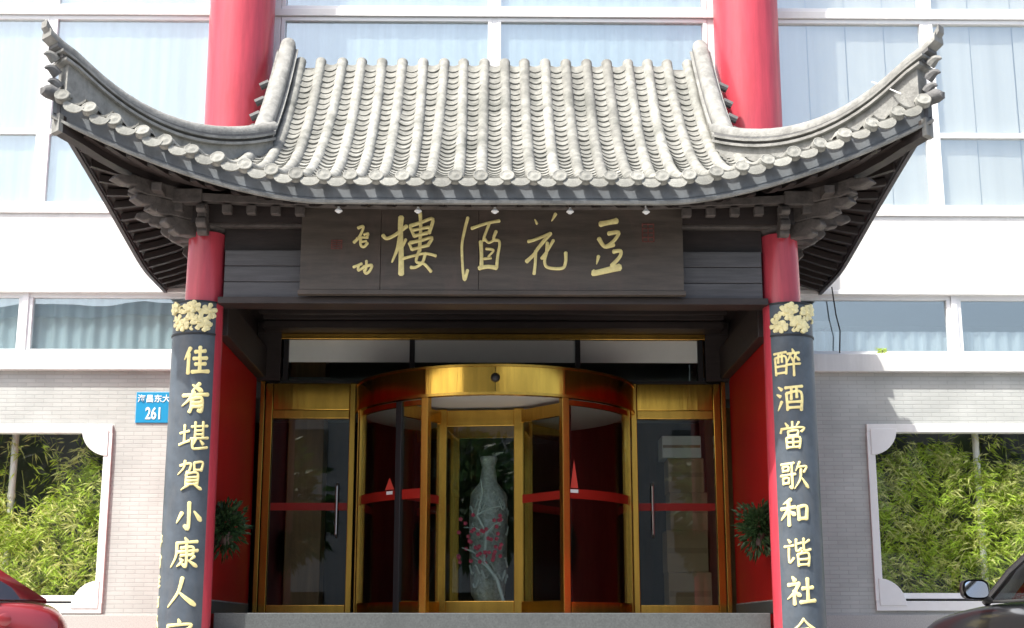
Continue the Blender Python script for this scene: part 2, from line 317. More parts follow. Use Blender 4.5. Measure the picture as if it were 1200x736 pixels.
# garden window openings (outer frame) on both sides
GW = {'L': (-7.0, -4.33, 0.0, 2.09), 'R': (4.275, 7.0, 0.03, 2.115)}
for sd, s in (('L', -1), ('R', 1)):
    x0, x1, z0, z1 = GW[sd]
    inner = s * 2.80
    a, b = (-XE, inner) if s < 0 else (inner, XE)
    w = MB().box(a, x0, 0, 0.24, GZ, 2.72).box(x1, b, 0, 0.24, GZ, 2.72).box(x0, x1, 0.0, 0.24, GZ, z0).box(x0, x1, 0.0, 0.24, z1, 2.72)
    bpart(w, 'brick_wall', 'brick')
    bpart(MB().box(a if s < 0 else 3.0, -3.0 if s < 0 else b, -0.05, -0.003, GZ, -0.02), 'plinth', 'granitelight', bevel=0.006)
    # white frame with quarter round corner pieces
    fr = bpart(MB().box(x0, x1, -0.035, 0.10, z1 - 0.09, z1 + 0.006).box(x0, x1, -0.035, 0.10, z0 - 0.006, z0 + 0.10)
               .box(x0 - 0.004, x0 + 0.085, -0.036, 0.10, z0 + 0.1, z1 - 0.09).box(x1 - 0.085, x1 + 0.004, -0.036, 0.10, z0 + 0.1, z1 - 0.09), 'garden_window_frame', 'white', bevel=0.006)
    bpart(MB().box(x0 + 0.3, x1 - 0.3, -0.006, 0.08, z0 + 0.104, z0 + 0.125), 'sill_track', 'darkmetal')
    bpart(MB().box(x0 + 0.09, x1 - 0.09, 0.0, 0.09, z0 + 0.128, z0 + 0.19), 'sash_rail', 'frame')
    for cx, sx in ((x0 + 0.04, 1), (x1 - 0.04, -1)):
        for cz, sz in ((z0 + 0.05, 1), (z1 - 0.05, -1)):
            poly = [(cx, cz)] + [(cx + sx * 0.30 * math.cos(t * math.pi / 24), cz + sz * 0.30 * math.sin(t * math.pi / 24)) for t in range(13)]
            bpart(MB().plate(poly, lambda u, v, h: (u, -0.045 + h, v), 0.07), 'corner_piece', 'white', bevel=0.004)
    bpart(MB().box(x0 + 0.06, x1 - 0.06, 0.05, 0.056, z0 + 0.1, z1 - 0.08), 'window_pane', 'glassclear')
    # ledge, spandrel
    la, lb = (-XE, -2.87) if s < 0 else (2.87, XE)
    bpart(MB().box(la, lb, -0.085, 0.24, 2.722, 2.93), 'ledge', 'offwhite', bevel=0.008)
    bpart(MB().box(la, lb, -0.02, 0.24, 3.70, 4.60), 'spandrel', 'offwhite')
    bpart(MB().box(la, lb, -0.045, 0.24, 4.602, 4.70), 'sill_band', 'white', bevel=0.006)
    bpart(MB().box(la, lb, -0.045, 0.2, 3.645, 3.698), 'lintel_band', 'white', bevel=0.006)
    # planting recess behind the garden window
    bpart(MB().box(min(s * 4.1, s * 7.3), max(s * 4.1, s * 7.3), 1.5, 1.6, GZ, 2.72).box(s * 4.05 - 0.05, s * 4.05 + 0.05, 0.24, 1.6, GZ, 2.72)
          .box(s * 7.3 - 0.05, s * 7.3 + 0.05, 0.24, 1.6, GZ, 2.72).box(min(s * 4.1, s * 7.3), max(s * 4.1, s * 7.3), 0.241, 1.499, GZ, -0.25), 'planting_recess', 'concrete')
    bpart(MB().box(min(s * 4.1, s * 7.3), max(s * 4.1, s * 7.3), 0.3, 1.45, -0.2499, -0.2), 'soil_bed', 'soil')

def bay(x0, x1, z0, z1, y, glass, mull=(), hbars=(), fw=0.05, cz=None, blind='curtain', folds=True, amp=1.0, back=0.05):
    w = bpart(MB().box(x0, x1, y - 0.03, y + 0.05, z1 - fw, z1).box(x0, x1, y - 0.03, y + 0.05, z0, z0 + fw)
              .box(x0, x0 + fw, y - 0.031, y + 0.049, z0 + fw, z1 - fw).box(x1 - fw, x1, y - 0.031, y + 0.049, z0 + fw, z1 - fw), 'window', 'frame', bevel=0.004)
    for z in hbars: bpart(MB().box(x0 + fw, x1 - fw, y - 0.028, y + 0.045, z - 0.03, z + 0.03), 'transom_bar', 'frame', w)
    bpart(MB().box(x0 + fw * 0.5, x1 - fw * 0.5, y + 0.012, y + 0.018, z0 + fw * 0.5, z1 - fw * 0.5), 'pane', glass, w)
    c0, c1 = cz or (z0, z1)
    ph = random.random() * 6
    def f(u, v):
        x = x0 + (x1 - x0) * u
        return (x, y + back + amp * (0.0025 * math.sin(x * 41 + ph) + 0.0015 * math.sin(x * 17 + 2 * ph) if folds else 0.0), c0 + (c1 - c0) * v)
    if blind == 'blind':
        k = max(2, int((x1 - x0) / 0.46)); st = (x1 - x0) / k
        for i in range(k):
            a = x0 + st * i + 0.006; b = a + st - 0.012; dy = random.uniform(0, 0.012)
            bpart(MB().box(a, b, y + back + dy, y + back + dy + 0.004, c0, c1), 'blind_panel', blind, w)
        bpart(MB().box(x0, x1, y + back + 0.03, y + back + 0.034, c0, c1), 'blind_lining', 'drape', w)
    else: bpart(MB().grid(f, 200 if folds else 2, 1), 'curtain', blind, w, smooth=True)
    return w
# first floor band of large windows, and the storey above it
for x0, x1, bl, fo in ((-9, -5.42, 'curtain', True), (-5.36, -3.36, 'curtain', True), (-2.60, -0.03, 'curtain', True), (0.03, 2.60, 'curtain', True), (3.36, 5.26, 'blind', True), (5.32, 9, 'blind', True)):
    bay(x0, x1, 4.70, 7.12, 0.03, 'glassup', hbars=(5.63,) if abs(x0 + x1) > 3 else (), blind=bl, folds=fo)
    bay(x0, x1, 7.22, 9.2, 0.03, 'glassup', blind=bl, folds=fo)
bpart(MB().box(-XE, XE, -0.03, 0.12, 7.124, 7.216), 'floor_band', 'white', bevel=0.005)
for x in (-5.39, -3.0, 3.0, 5.29, 0.0):
    hw = 0.395 if abs(x) == 3.0 else 0.03
    bpart(MB().box(x - hw, x + hw, 0.004, 0.14, 4.702, 7.12).box(x - hw, x + hw, 0.0, 0.14, 7.22, 9.2), 'mullion', 'frame')
# low ribbon windows above the ledge
for x0, x1 in ((-9, -5.47), (-5.41, -2.9), (2.9, 5.36), (5.43, 9)):
    bay(x0, x1, 2.932, 3.645, 0.05, 'glasslow', cz=(2.93, 3.6 if x0 < 0 else 3.24), blind='curtain' if x0 < 0 else 'drape', amp=5.0, back=0.07 if x0 < 0 else 0.10)
for x in (-5.44, 5.395): bpart(MB().box(x - 0.032, x + 0.032, 0.0, 0.13, 2.932, 3.644), 'mullion', 'frame')
# body of the building behind the glass
bpart(MB().box(-XE, XE, 2.2, 2.3, 2.72, 9.4).box(-XE, XE, 0.245, 2.199, 9.2, 9.4).box(-XE, XE, 0.3, 2.199, 3.75, 4.55).box(-XE, XE, 0.245, 2.199, 2.45, 2.7)
      .box(-XE - 0.1, -XE - 0.001, 0, 7, GZ, 9.4).box(XE + 0.001, XE + 0.1, 0, 7, GZ, 9.4).box(-XE, XE, -0.02, 0.4, 9.401, 10.2), 'building_core', 'room')
bpart(MB().box(-2.86, 2.86, 0.06, 0.24, 3.40, 4.60), 'header_wall', 'offwhite')
for s in (-1, 1):
    pts = [(4.0, 0.375), (9.3, 0.385)]
    bpart(MB().lathe([(r, z) for z, r in pts], 40, (s * 2.995, -0.42, 0)), 'column', 'red', smooth=True)

# lobby behind the doors
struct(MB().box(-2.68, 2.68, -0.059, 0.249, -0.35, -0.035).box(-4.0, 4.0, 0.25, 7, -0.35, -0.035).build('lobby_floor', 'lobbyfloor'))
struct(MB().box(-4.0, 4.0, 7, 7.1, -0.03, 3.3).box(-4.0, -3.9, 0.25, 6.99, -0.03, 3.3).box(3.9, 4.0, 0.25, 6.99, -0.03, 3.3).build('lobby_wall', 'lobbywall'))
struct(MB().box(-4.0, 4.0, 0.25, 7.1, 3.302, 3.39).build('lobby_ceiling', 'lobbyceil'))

pil = struct(MB().box(-2.42, -2.0, 0.55, 0.95, -0.03, 3.3).box(2.55, 2.95, 0.9, 1.3, -0.03, 3.3).build('lobby_pillar', 'lobbypillar', bevel=0.01))
# ------------------------------------------------------------------ portico roof shape
def clamp(a, lo=0.0, hi=1.0): return max(lo, min(hi, a))
def Pf(s): return 3.88 + 0.207 * s + 0.183 * s * s if s > 0 else 3.88 + 0.207 * s
def lift(c, ln): return 0.79 * clamp(1 - c / ln) ** 1.6
def y_eave(x): return -3.6 - 0.15 * clamp((abs(x) - 1.6) / 2.46) ** 2
def x_eave(y): return 3.85 + 0.21 * clamp((-y - 1.4) / 2.35) ** 2
def y_hip(x): return -2.0 - 1.75 * (abs(x) - 2.35) / 1.71
def z_front(x, y): s = y + 3.6; return Pf(s) + lift(4.06 - abs(x), 2.46) * clamp(1 - max(s, 0) / 1.9)
def z_side(x, y): s = 3.88 - abs(x); return Pf(s) + lift(3.75 + y, 2.9) * clamp(1 - max(s, 0) / 1.9)
def z_roof(x, y):
    if abs(x) <= 2.35 or y <= y_hip(x): return z_front(x, y)
    return z_side(x, y)

portico = thing('entrance_portico', 'Chinese style entrance porch with grey tiled upswept roof and red columns', 'portico', (0, 0, 0))
def ppart(mb, name, m, parent=None, smooth=False, bevel=0.0): return mb.build(name, m, parent or portico, smooth, bevel)

def sheet(dz, name, m, parent, front_in, smooth=True):
    mb = MB(); N = 64
    def ff(u, v):
        x = -4.06 + 8.12 * u; y0 = y_eave(x) + 0.015; y1 = front_in if abs(x) <= 2.35 else max(y_hip(x), y0)
        if front_in < -1 and abs(x) <= 2.35: y1 = front_in
        y = y0 + (y1 - y0) * v; return (x, y, z_front(x, y) + dz)
    mb.grid(ff, N, 14)
    for s in (-1, 1):
        def fs(u, v):
            y = -3.75 + 3.73 * u; xe = x_eave(y) - 0.015
            xi = 2.35 if y > -2.0 else 2.35 + (-2.0 - y) * 1.71 / 1.75
            xi = min(xi, xe); x = xe + (xi - xe) * v; return (s * x, y, z_side(x, y) + dz)
        mb.grid(fs, 30, 10)
    return mb.build(name, m, parent, smooth)
roof = sheet(-0.035, 'roof', 'mortar', portico, -0.5)
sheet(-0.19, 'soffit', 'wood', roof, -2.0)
# gable boards under the descending ridges and the back of the slope
for s in (-1, 1):
    ys = [-2.0 + 1.5 * i / 8 for i in range(9)]
    poly = [(y, 4.3) for y in ys] + [(y, z_front(0, y) - 0.03) for y in reversed(ys)]
    MB().plate(poly, lambda u, v, h, s=s: (s * (2.36 + h), u, v), 0.05).build('gable_board', 'woodgrey', roof)
MB().box(-2.36, 2.36, -0.498, -0.46, 4.0, 6.24).build('back_board', 'woodgrey', roof)

# cover tile rows, round eave ends, drip tiles, pan tiles
TR = 0.064
def cover_row(pts, name='cover_tile_row'):
    mb = MB(); n = 8; vs = []; fs = []; acc = 0; last = None; rings = []
    for i, p in enumerate(pts):
        p = Vector(p); d = Vector(pts[min(i + 1, len(pts) - 1)]) - Vector(pts[max(i - 1, 0)]); d.normalize()
        sd = Vector((d.y, -d.x, 0)).normalized(); u = sd.cross(d)
        if u.z < 0: u = -u
        for r in ((TR, TR * 0.93) if i % 3 == 0 and 0 < i < len(pts) - 1 else (TR,)):
            rings.append([p + sd * r * math.cos(math.pi * k / n) + u * (r * math.sin(math.pi * k / n) * 1.05) for k in range(n + 1)])
    for rg in rings: vs += rg
    m = n + 1
    fs = [(i * m + k, i * m + k + 1, (i + 1) * m + k + 1, (i + 1) * m + k) for i in range(len(rings) - 1) for k in range(n)]
    fs += [tuple(range(m)), tuple((len(rings) - 1) * m + k for k in range(m))]
    mb.add(vs, fs); return mb.build(name, 'tile', roof, True)
def disc_mesh():
    mb = MB(); n = 20
    prof = [(0.068, 0.05), (0.068, -0.012), (0.060, -0.015), (0.054, -0.011), (0.03, -0.011), (0.024, -0.015), (0.0015, -0.017)]
    vs = [(r * math.cos(2 * math.pi * k / n), y, r * math.sin(2 * math.pi * k / n)) for r, y in prof for k in range(n)]
    fs = [(i * n + k, i * n + (k + 1) % n, (i + 1) * n + (k + 1) % n, (i + 1) * n + k) for i in range(len(prof) - 1) for k in range(n)]
    fs += [tuple(range(n)), tuple((len(prof) - 1) * n + k for k in range(n))]
    mb.add(vs, fs); m = mb.mesh('eave_end', True); m.materials.append(M['tile']); return m
def drip_mesh():
    mb = MB(); n = 12; vs = []
    for j, y in enumerate((0.0, -0.016)):
        for i in range(n + 1):
            a = math.pi * (i / n); x = -0.105 * math.cos(a)
            vs.append((x * 0.86, y, -0.012 * math.sin(a))); vs.append((x * 0.9, y - 0.004 - 0.012 * math.sin(a), -0.012 * math.sin(a) - 0.014 - 0.085 * math.sin(a) ** 0.75))
    k = 2 * (n + 1); fs = []
    for i in range(n):
        a = 2 * i; fs += [(a, a + 1, a + 3, a + 2), (k + a, k + a + 2, k + a + 3, k + a + 1), (a, a + 2, k + a + 2, k + a), (a + 1, k + a + 1, k + a + 3, a + 3)]
    fs += [(0, k, k + 1, 1), (2 * n, 2 * n + 1, k + 2 * n + 1, k + 2 * n)]
    mb.add(vs, fs); m = mb.mesh('drip_tile', True); m.materials.append(M['tile']); return m
def pan_mesh():
    mb = MB(); n = 6; vs = []
    for y, dz in ((0.0, 0.020), (0.0, 0.0), (0.17, -0.004), (0.17, 0.010)):
        for i in range(n + 1):
            t = -1 + 2 * i / n; vs.append((0.088 * t, y, dz + 0.040 * t * t))
    m = n + 1; fs = [(r * m + i, r * m + i + 1, ((r + 1) % 4) * m + i + 1, ((r + 1) % 4) * m + i) for r in (0, 2, 3) for i in range(n)]
    mb.add(vs, fs); me = mb.mesh('pan_tile', True); me.materials.append(M['tile']); return me
DISC, DRIP, PAN = disc_mesh(), drip_mesh(), pan_mesh()
rowx = sorted([s * (0.12 + 0.24 * k) for k in range(17) for s in (-1, 1)])
for x in rowx:
    y0 = y_eave(x) - 0.03; y1 = -0.46 if abs(x) < 2.36 else y_hip(x) + 0.05
    if y1 - y0 < 0.12: y1 = y0 + 0.12
    n = max(4, int((y1 - y0) / 0.1))
    jx = random.uniform(-0.02, 0.02); jp = random.random() * 6
    pts = [(x + jx * math.sin(3 * i / n + jp), y0 + (y1 - y0) * i / n, z_front(x, y0 + (y1 - y0) * i / n) + random.uniform(-0.003, 0.003)) for i in range(n + 1)]
    cover_row(pts)
    ex, ey, ez = pts[0]
    link('eave_end', DISC, roof, (ex, y0 - 0.045, ez + 0.004), (R(random.uniform(-34, -22)), R(random.uniform(-6, 6)), R(random.uniform(-6, 6))))
pans = []
for a, b in zip(rowx[:-1], rowx[1:]):
    x = (a + b) / 2; y0 = y_eave(x)
    sl = (z_front(b, y0) - z_front(a, y0)) / (b - a)
    link('drip_tile', DRIP, roof, (x, y0 - 0.065, z_front(x, y0) - 0.022), (R(random.uniform(-22, -12)), -math.atan(sl) * 0.8, R(random.uniform(-4, 4))))
    y1 = -0.58 if abs(x) < 2.36 else y_hip(x); y = y0 - 0.02; c = 0
    while y < y1:
        sy = (z_front(x, y + 0.05) - z_front(x, y - 0.05)) / 0.1
        z = z_front(x, y) - 0.012
        pans.append((c, (x + random.uniform(-0.004, 0.004), y, z + random.uniform(-0.003, 0.003)), (math.atan(sy) - 0.05 + random.uniform(-0.02, 0.02), random.uniform(-0.03, 0.03), random.uniform(-0.03, 0.03))))
        y += 0.128 * math.cos(math.atan(sy)); c += 1
pans.sort(key=lambda t: t[0]); rest = MB()
pv = [v.co.copy() for v in PAN.vertices]; pf = [tuple(p.vertices) for p in PAN.polygons]
from mathutils import Euler
for i, (c, loc, rot) in enumerate(pans):
    if i < 298: link('pan_tile', PAN, roof, loc, rot)
    else:
        mt = Matrix.Translation(loc) @ Euler(rot).to_matrix().to_4x4(); rest.add([mt @ v for v in pv], pf)
o = rest.build('pan_tile_field', 'tile', roof, True); o['kind'] = 'stuff'
# side slopes
for s in (-1, 1):
    for k in range(14):
        y = -3.42 + 0.24 * k; xe = x_eave(y) + 0.03; xi = 2.45 if y > -2.0 else 2.35 + (-2.0 - y) * 1.71 / 1.75
        if xe - xi < 0.2: continue
        n = max(4, int((xe - xi) / 0.12)); pts = [(s * (xe + (xi - xe) * i / n), y, z_side(xe + (xi - xe) * i / n, y)) for i in range(n + 1)]
        cover_row(pts)
        link('eave_end', DISC, roof, (s * (xe + 0.005), y, pts[0][2] + 0.012), (R(10), 0, s * R(90)))

# fascia following the eave, front and sides, with a pale moulding along its foot
def eave_path(off, dz, n=48):
    return [(-4.06 + 8.12 * i / n, y_eave(-4.06 + 8.12 * i / n) + off, z_front(-4.06 + 8.12 * i / n, y_eave(-4.06 + 8.12 * i / n)) + dz) for i in range(n + 1)]
def side_path(s, off, dz, n=20):
    return [(s * (x_eave(y) - off), y, z_side(x_eave(y), y) + dz) for y in [-3.73 + 3.71 * i / n for i in range(n + 1)]]
ppart(MB().sweep(eave_path(0.035, 0), [(-0.015, -0.215), (0.015, -0.215), (0.015, -0.03), (-0.015, -0.03)], side=(0, 1, 0)), 'fascia', 'fascia', roof, True)
ppart(MB().sweep(eave_path(0.015, 0), [(-0.03, -0.245), (0.02, -0.245), (0.02, -0.217), (-0.03, -0.217)], side=(0, 1, 0)), 'fascia_moulding', 'ridge', roof, True)
for s in (-1, 1):
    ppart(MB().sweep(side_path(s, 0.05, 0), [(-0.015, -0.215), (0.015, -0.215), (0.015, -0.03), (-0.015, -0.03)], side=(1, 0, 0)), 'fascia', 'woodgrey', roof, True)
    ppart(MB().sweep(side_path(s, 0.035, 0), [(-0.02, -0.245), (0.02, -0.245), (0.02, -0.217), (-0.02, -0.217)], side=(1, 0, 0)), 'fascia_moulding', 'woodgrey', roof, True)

# ridges
def ridge_prof(w, z0, z1): return [(-w / 2, z0), (w / 2, z0), (w / 2, z1), (-w / 2, z1)]
def round_prof(r, z0, n=8): return [(r, z0)] + [(r * math.cos(math.pi * k / n), z0 + 0.02 + r * math.sin(math.pi * k / n)) for k in range(n + 1)] + [(-r, z0)]
for s in (-1, 1):
    # hip ridge: t = 0 at the descending ridge, 1 at the corner, beyond 1 the courses step out and up
    def hip(t, dz=0.0):
        x = 2.36 + 1.70 * t; y = -2.02 - 1.73 * t; xx = min(x, 4.06)
        z = z_front(xx, y_hip(xx)) + (0.10 * t + 0.13 * t ** 3)
        if t > 1: z += (t - 1) * 1.15
        return (s * x, y, z + dz)
    def hpath(t0, t1, n=18): return [hip(t0 + (t1 - t0) * i / n) for i in range(n + 1)]
    MB().sweep(hpath(0, 0.965), ridge_prof(0.17, -0.25, 0.085)).build('ridge_base', 'ridge', roof, True)
    MB().sweep(hpath(0, 0.985), ridge_prof(0.26, 0.087, 0.115)).build('ridge_course', 'ridge', roof, True)
    MB().sweep(hpath(0, 0.99), ridge_prof(0.17, 0.117, 0.145)).build('ridge_course', 'ridgedark', roof, True)
    MB().sweep(hpath(0, 1.0), ridge_prof(0.26, 0.147, 0.172)).build('ridge_course', 'ridge', roof, True)
    MB().sweep(hpath(0, 1.015), ridge_prof(0.17, 0.174, 0.205)).build('ridge_course', 'ridgedark', roof, True)
    MB().sweep(hpath(-0.02, 1.045), round_prof(0.085, 0.206)).build('ridge_cap', 'ridge', roof, True)
    # stepped corner ends: upturned tongue, hooks and the corner beam cover
    p = Vector(hip(1.0)); d = Vector((s * 0.70, -0.71, 0)).normalized()
    tongue = [p + d * (0.02 + 0.024 * i) + Vector((0, 0, 0.25 + 0.030 * i)) for i in range(6)]
    MB().sweep(tongue, ridge_prof(0.10, -0.03, 0.035)).build('ridge_tip', 'ridge', roof, True)
    for (a, z, ln) in ((0.0, 0.08, 0.12), (-0.03, -0.05, 0.13), (-0.05, -0.17, 0.11)):
        q = p + d * a + Vector((0, 0, z)); hook = [q + d * (ln * i / 5) + Vector((0, 0, 0.05 * math.sin(i / 5 * 2.4))) for i in range(6)]
        MB().tube(hook, [0.05, 0.05, 0.045, 0.036, 0.025, 0.01], 8).build('ridge_hook', 'ridgedark' if z < 0 else 'ridge', roof, True)
    c = Vector((s * 4.06, -3.75, z_front(4.06, -3.75)))
    MB().tube([c - d * 0.1 + Vector((0, 0, -0.02)), c + d * 0.05, c + d * 0.1 + Vector((0, 0, 0.0)), c + d * 0.11 + Vector((0, 0, 0.02))], [0.06, 0.07, 0.05, 0.02], 10).build('corner_finial', 'ridgedark', roof, True)
    # descending ridge along the edge of the main slope
    def dp(y): return (s * 2.43, y, z_front(2.0, y) + 0.0)
    path = [dp(-2.12 + 1.62 * i / 16) for i in range(17)]
    MB().sweep(path, ridge_prof(0.16, -0.2, 0.17)).build('ridge_base', 'ridge', roof, True)
    MB().sweep(path, ridge_prof(0.25, 0.172, 0.20)).build('ridge_course', 'ridge', roof, True)
    MB().sweep(path, ridge_prof(0.19, 0.202, 0.235)).build('ridge_course', 'ridgedark', roof, True)
    MB().sweep(path, round_prof(0.09, 0.236)).build('ridge_cap', 'ridge', roof, True)
    for i in range(5):
        MB().tube([(s * 2.56, -1.95 + 0.26 * i, z_front(2.0, -1.95 + 0.26 * i) + 0.13), (s * 2.66, -1.95 + 0.26 * i, z_front(2.0, -1.95 + 0.26 * i) + 0.08)], 0.045, 8).build('verge_tile', 'ridgedark', roof, True)

# rafters: parallel over the middle, fanned at the corners
def rafter(a, b, w=0.06, h=0.07):
    n = 5; path = []
    for i in range(n + 1):
        x = a[0] + (b[0] - a[0]) * i / n; y = a[1] + (b[1] - a[1]) * i / n; path.append((x, y, z_roof(x, y) - 0.20))
    MB().sweep(path, [(-w / 2, -h), (w / 2, -h), (w / 2, -0.004), (-w / 2, -0.004)]).build('rafter', 'wood', roof)
for k in range(-11, 12): rafter((0.24 * k, y_eave(0.24 * k) + 0.08), (0.24 * k, -2.68))
for s in (-1, 1):
    for i in range(7):
        x = 2.78 + 0.2 * i; rafter((s * x, y_eave(x) + 0.09), (s * (2.72 + 0.035 * i), -2.72))
    for i in range(16):
        y = -3.55 + 0.22 * i; xi = 2.86; yi = y if y > -2.5 else -2.5 - 0.03 * (-2.5 - y) / 0.22
        rafter((s * (x_eave(y) - 0.10), y), (s * xi, yi))
    # hip rafter, its pale end at the corner
    pth = [Vector((s * (2.75 + 1.25 * i / 8), -2.55 - 1.14 * i / 8, 0)) for i in range(9)]
    for q in pth: q.z = z_roof(min(abs(q.x), 4.05) , max(q.y, -3.74)) - 0.25
    MB().sweep(pth, ridge_prof(0.13, -0.11, 0.05)).build('hip_rafter', 'wood', roof)
    e = pth[-1]; MB().sweep([e, e + Vector((s * 0.03, -0.03, 0.012))], ridge_prof(0.135, -0.115, 0.055)).build('rafter_end_cap', 'ridge', roof)

# ------------------------------------------------------------------ portico frame
for s in (-1, 1):
    c = ppart(MB().lathe([(0.20, GZ), (0.198, 1.2), (0.183, 3.2), (0.178, 3.60)], 32, (s * 2.82, -2.6, 0)), 'column', 'red', smooth=True)
    ppart(MB().lathe([(0.34, GZ), (0.34, GZ + 0.12), (0.29, GZ + 0.22), (0.24, GZ + 0.26)], 32, (s * 2.82, -2.6, 0)), 'column_base', 'granite', c, True)
# front beams beside and behind the signboard
xb = 2.62
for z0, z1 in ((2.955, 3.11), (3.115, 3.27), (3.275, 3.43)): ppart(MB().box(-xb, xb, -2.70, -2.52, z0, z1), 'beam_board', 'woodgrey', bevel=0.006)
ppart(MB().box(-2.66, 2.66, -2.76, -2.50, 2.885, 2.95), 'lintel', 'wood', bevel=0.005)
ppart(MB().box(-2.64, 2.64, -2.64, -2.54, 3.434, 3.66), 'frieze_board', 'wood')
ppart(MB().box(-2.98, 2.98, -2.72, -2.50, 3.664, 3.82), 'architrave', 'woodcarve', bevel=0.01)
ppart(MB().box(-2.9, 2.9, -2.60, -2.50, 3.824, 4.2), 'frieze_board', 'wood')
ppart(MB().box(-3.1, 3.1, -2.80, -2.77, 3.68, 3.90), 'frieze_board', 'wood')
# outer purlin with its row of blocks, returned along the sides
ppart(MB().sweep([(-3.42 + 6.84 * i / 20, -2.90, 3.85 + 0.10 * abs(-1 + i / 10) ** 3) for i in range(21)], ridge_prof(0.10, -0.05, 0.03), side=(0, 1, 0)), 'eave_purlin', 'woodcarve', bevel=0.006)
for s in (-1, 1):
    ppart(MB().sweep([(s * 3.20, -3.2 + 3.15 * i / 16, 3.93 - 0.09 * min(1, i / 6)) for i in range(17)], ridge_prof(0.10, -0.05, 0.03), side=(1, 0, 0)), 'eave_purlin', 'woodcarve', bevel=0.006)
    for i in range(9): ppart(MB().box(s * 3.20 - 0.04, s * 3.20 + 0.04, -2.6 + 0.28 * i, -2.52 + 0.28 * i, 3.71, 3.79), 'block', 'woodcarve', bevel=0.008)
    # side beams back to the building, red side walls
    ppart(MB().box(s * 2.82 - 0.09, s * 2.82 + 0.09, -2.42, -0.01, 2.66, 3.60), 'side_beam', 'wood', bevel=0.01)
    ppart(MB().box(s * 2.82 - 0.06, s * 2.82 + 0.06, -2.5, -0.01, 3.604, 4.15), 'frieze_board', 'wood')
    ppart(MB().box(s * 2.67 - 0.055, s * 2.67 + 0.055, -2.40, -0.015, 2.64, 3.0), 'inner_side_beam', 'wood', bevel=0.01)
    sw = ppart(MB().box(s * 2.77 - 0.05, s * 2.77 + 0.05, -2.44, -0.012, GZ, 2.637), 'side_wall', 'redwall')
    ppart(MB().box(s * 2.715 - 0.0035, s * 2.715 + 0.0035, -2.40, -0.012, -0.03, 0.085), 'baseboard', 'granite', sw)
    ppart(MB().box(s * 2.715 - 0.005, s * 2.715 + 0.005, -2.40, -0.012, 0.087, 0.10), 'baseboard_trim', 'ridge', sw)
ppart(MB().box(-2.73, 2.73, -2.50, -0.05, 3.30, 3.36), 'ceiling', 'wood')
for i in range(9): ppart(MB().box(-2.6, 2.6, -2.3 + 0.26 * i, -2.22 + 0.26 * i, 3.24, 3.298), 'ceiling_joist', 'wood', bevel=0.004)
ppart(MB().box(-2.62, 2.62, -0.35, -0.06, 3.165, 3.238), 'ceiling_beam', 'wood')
# small blocks between beam and purlin
x = -3.28
while x < 3.3:
    if abs(x) > 1.7: ppart(MB().box(x - 0.045, x + 0.045, -2.945, -2.86, 3.71 + 0.06 * (abs(x) / 3.3) ** 3, 3.795 + 0.06 * (abs(x) / 3.3) ** 3), 'block', 'woodcarve', bevel=0.008)
    x += 0.234
# carved brackets at the column heads
CLOUD = [(0, -0.09), (0.28, -0.09), (0.36, -0.105), (0.43, -0.075), (0.42, -0.03), (0.47, -0.045), (0.53, -0.005), (0.51, 0.05), (0.45, 0.06), (0.44, 0.085), (0.36, 0.07), (0, 0.07)]
def arm(base, ang, ln, z, th, sc=1.0, m='woodcarve'):
    d = Vector((math.cos(ang), math.sin(ang), 0)); sd = Vector((-d.y, d.x, 0)); k = ln / 0.53
    ppart(MB().plate([(u * k if u > 0 else u, v * sc) for u, v in CLOUD], lambda u, v, h: Vector((base[0], base[1], z)) + d * u + Vector((0, 0, v)) + sd * (h - th / 2), th), 'bracket_arm', m, bevel=0.012)
for s in (-1, 1):
    b = (s * 2.82, -2.6); out = math.pi if s < 0 else 0.0; diag = R(-135) if s < 0 else R(-45)
    ppart(MB().lathe([(0.15, 3.60), (0.21, 3.66), (0.21, 3.70)], 4, (b[0], b[1], 0)), 'capital_block', 'woodcarve')
    arm(b, out, 0.46, 3.63, 0.10); arm(b, diag, 0.52, 3.635, 0.11); arm(b, R(-90), 0.36, 3.64, 0.10)
    arm(b, out, 0.72, 3.78, 0.10, 0.9); arm(b, diag, 0.86, 3.79, 0.12, 0.95); arm(b, R(-90), 0.40, 3.77, 0.09, 0.8)
    arm(b, diag, 1.08, 3.94, 0.13, 0.9); arm((b[0], -2.902), out, 0.72, 3.915, 0.125, 0.9); arm((b[0], -2.2), out, 0.50, 3.70, 0.09, 0.9)
    for a, r in ((out, 0.3), (diag, 0.36), (diag, 0.62), (out, 0.52)):
        q = (b[0] + r * math.cos(a), b[1] + r * math.sin(a)); ppart(MB().box(q[0] - 0.05, q[0] + 0.05, q[1] - 0.05, q[1] + 0.05, 3.705, 3.735), 'block', 'woodcarve', bevel=0.008)
    for yy in (-1.7, -1.0, -0.4): arm((s * 2.86, yy), out, 0.40, 3.66, 0.09); arm((s * 2.86, yy), out, 0.52, 3.80, 0.09, 0.8)

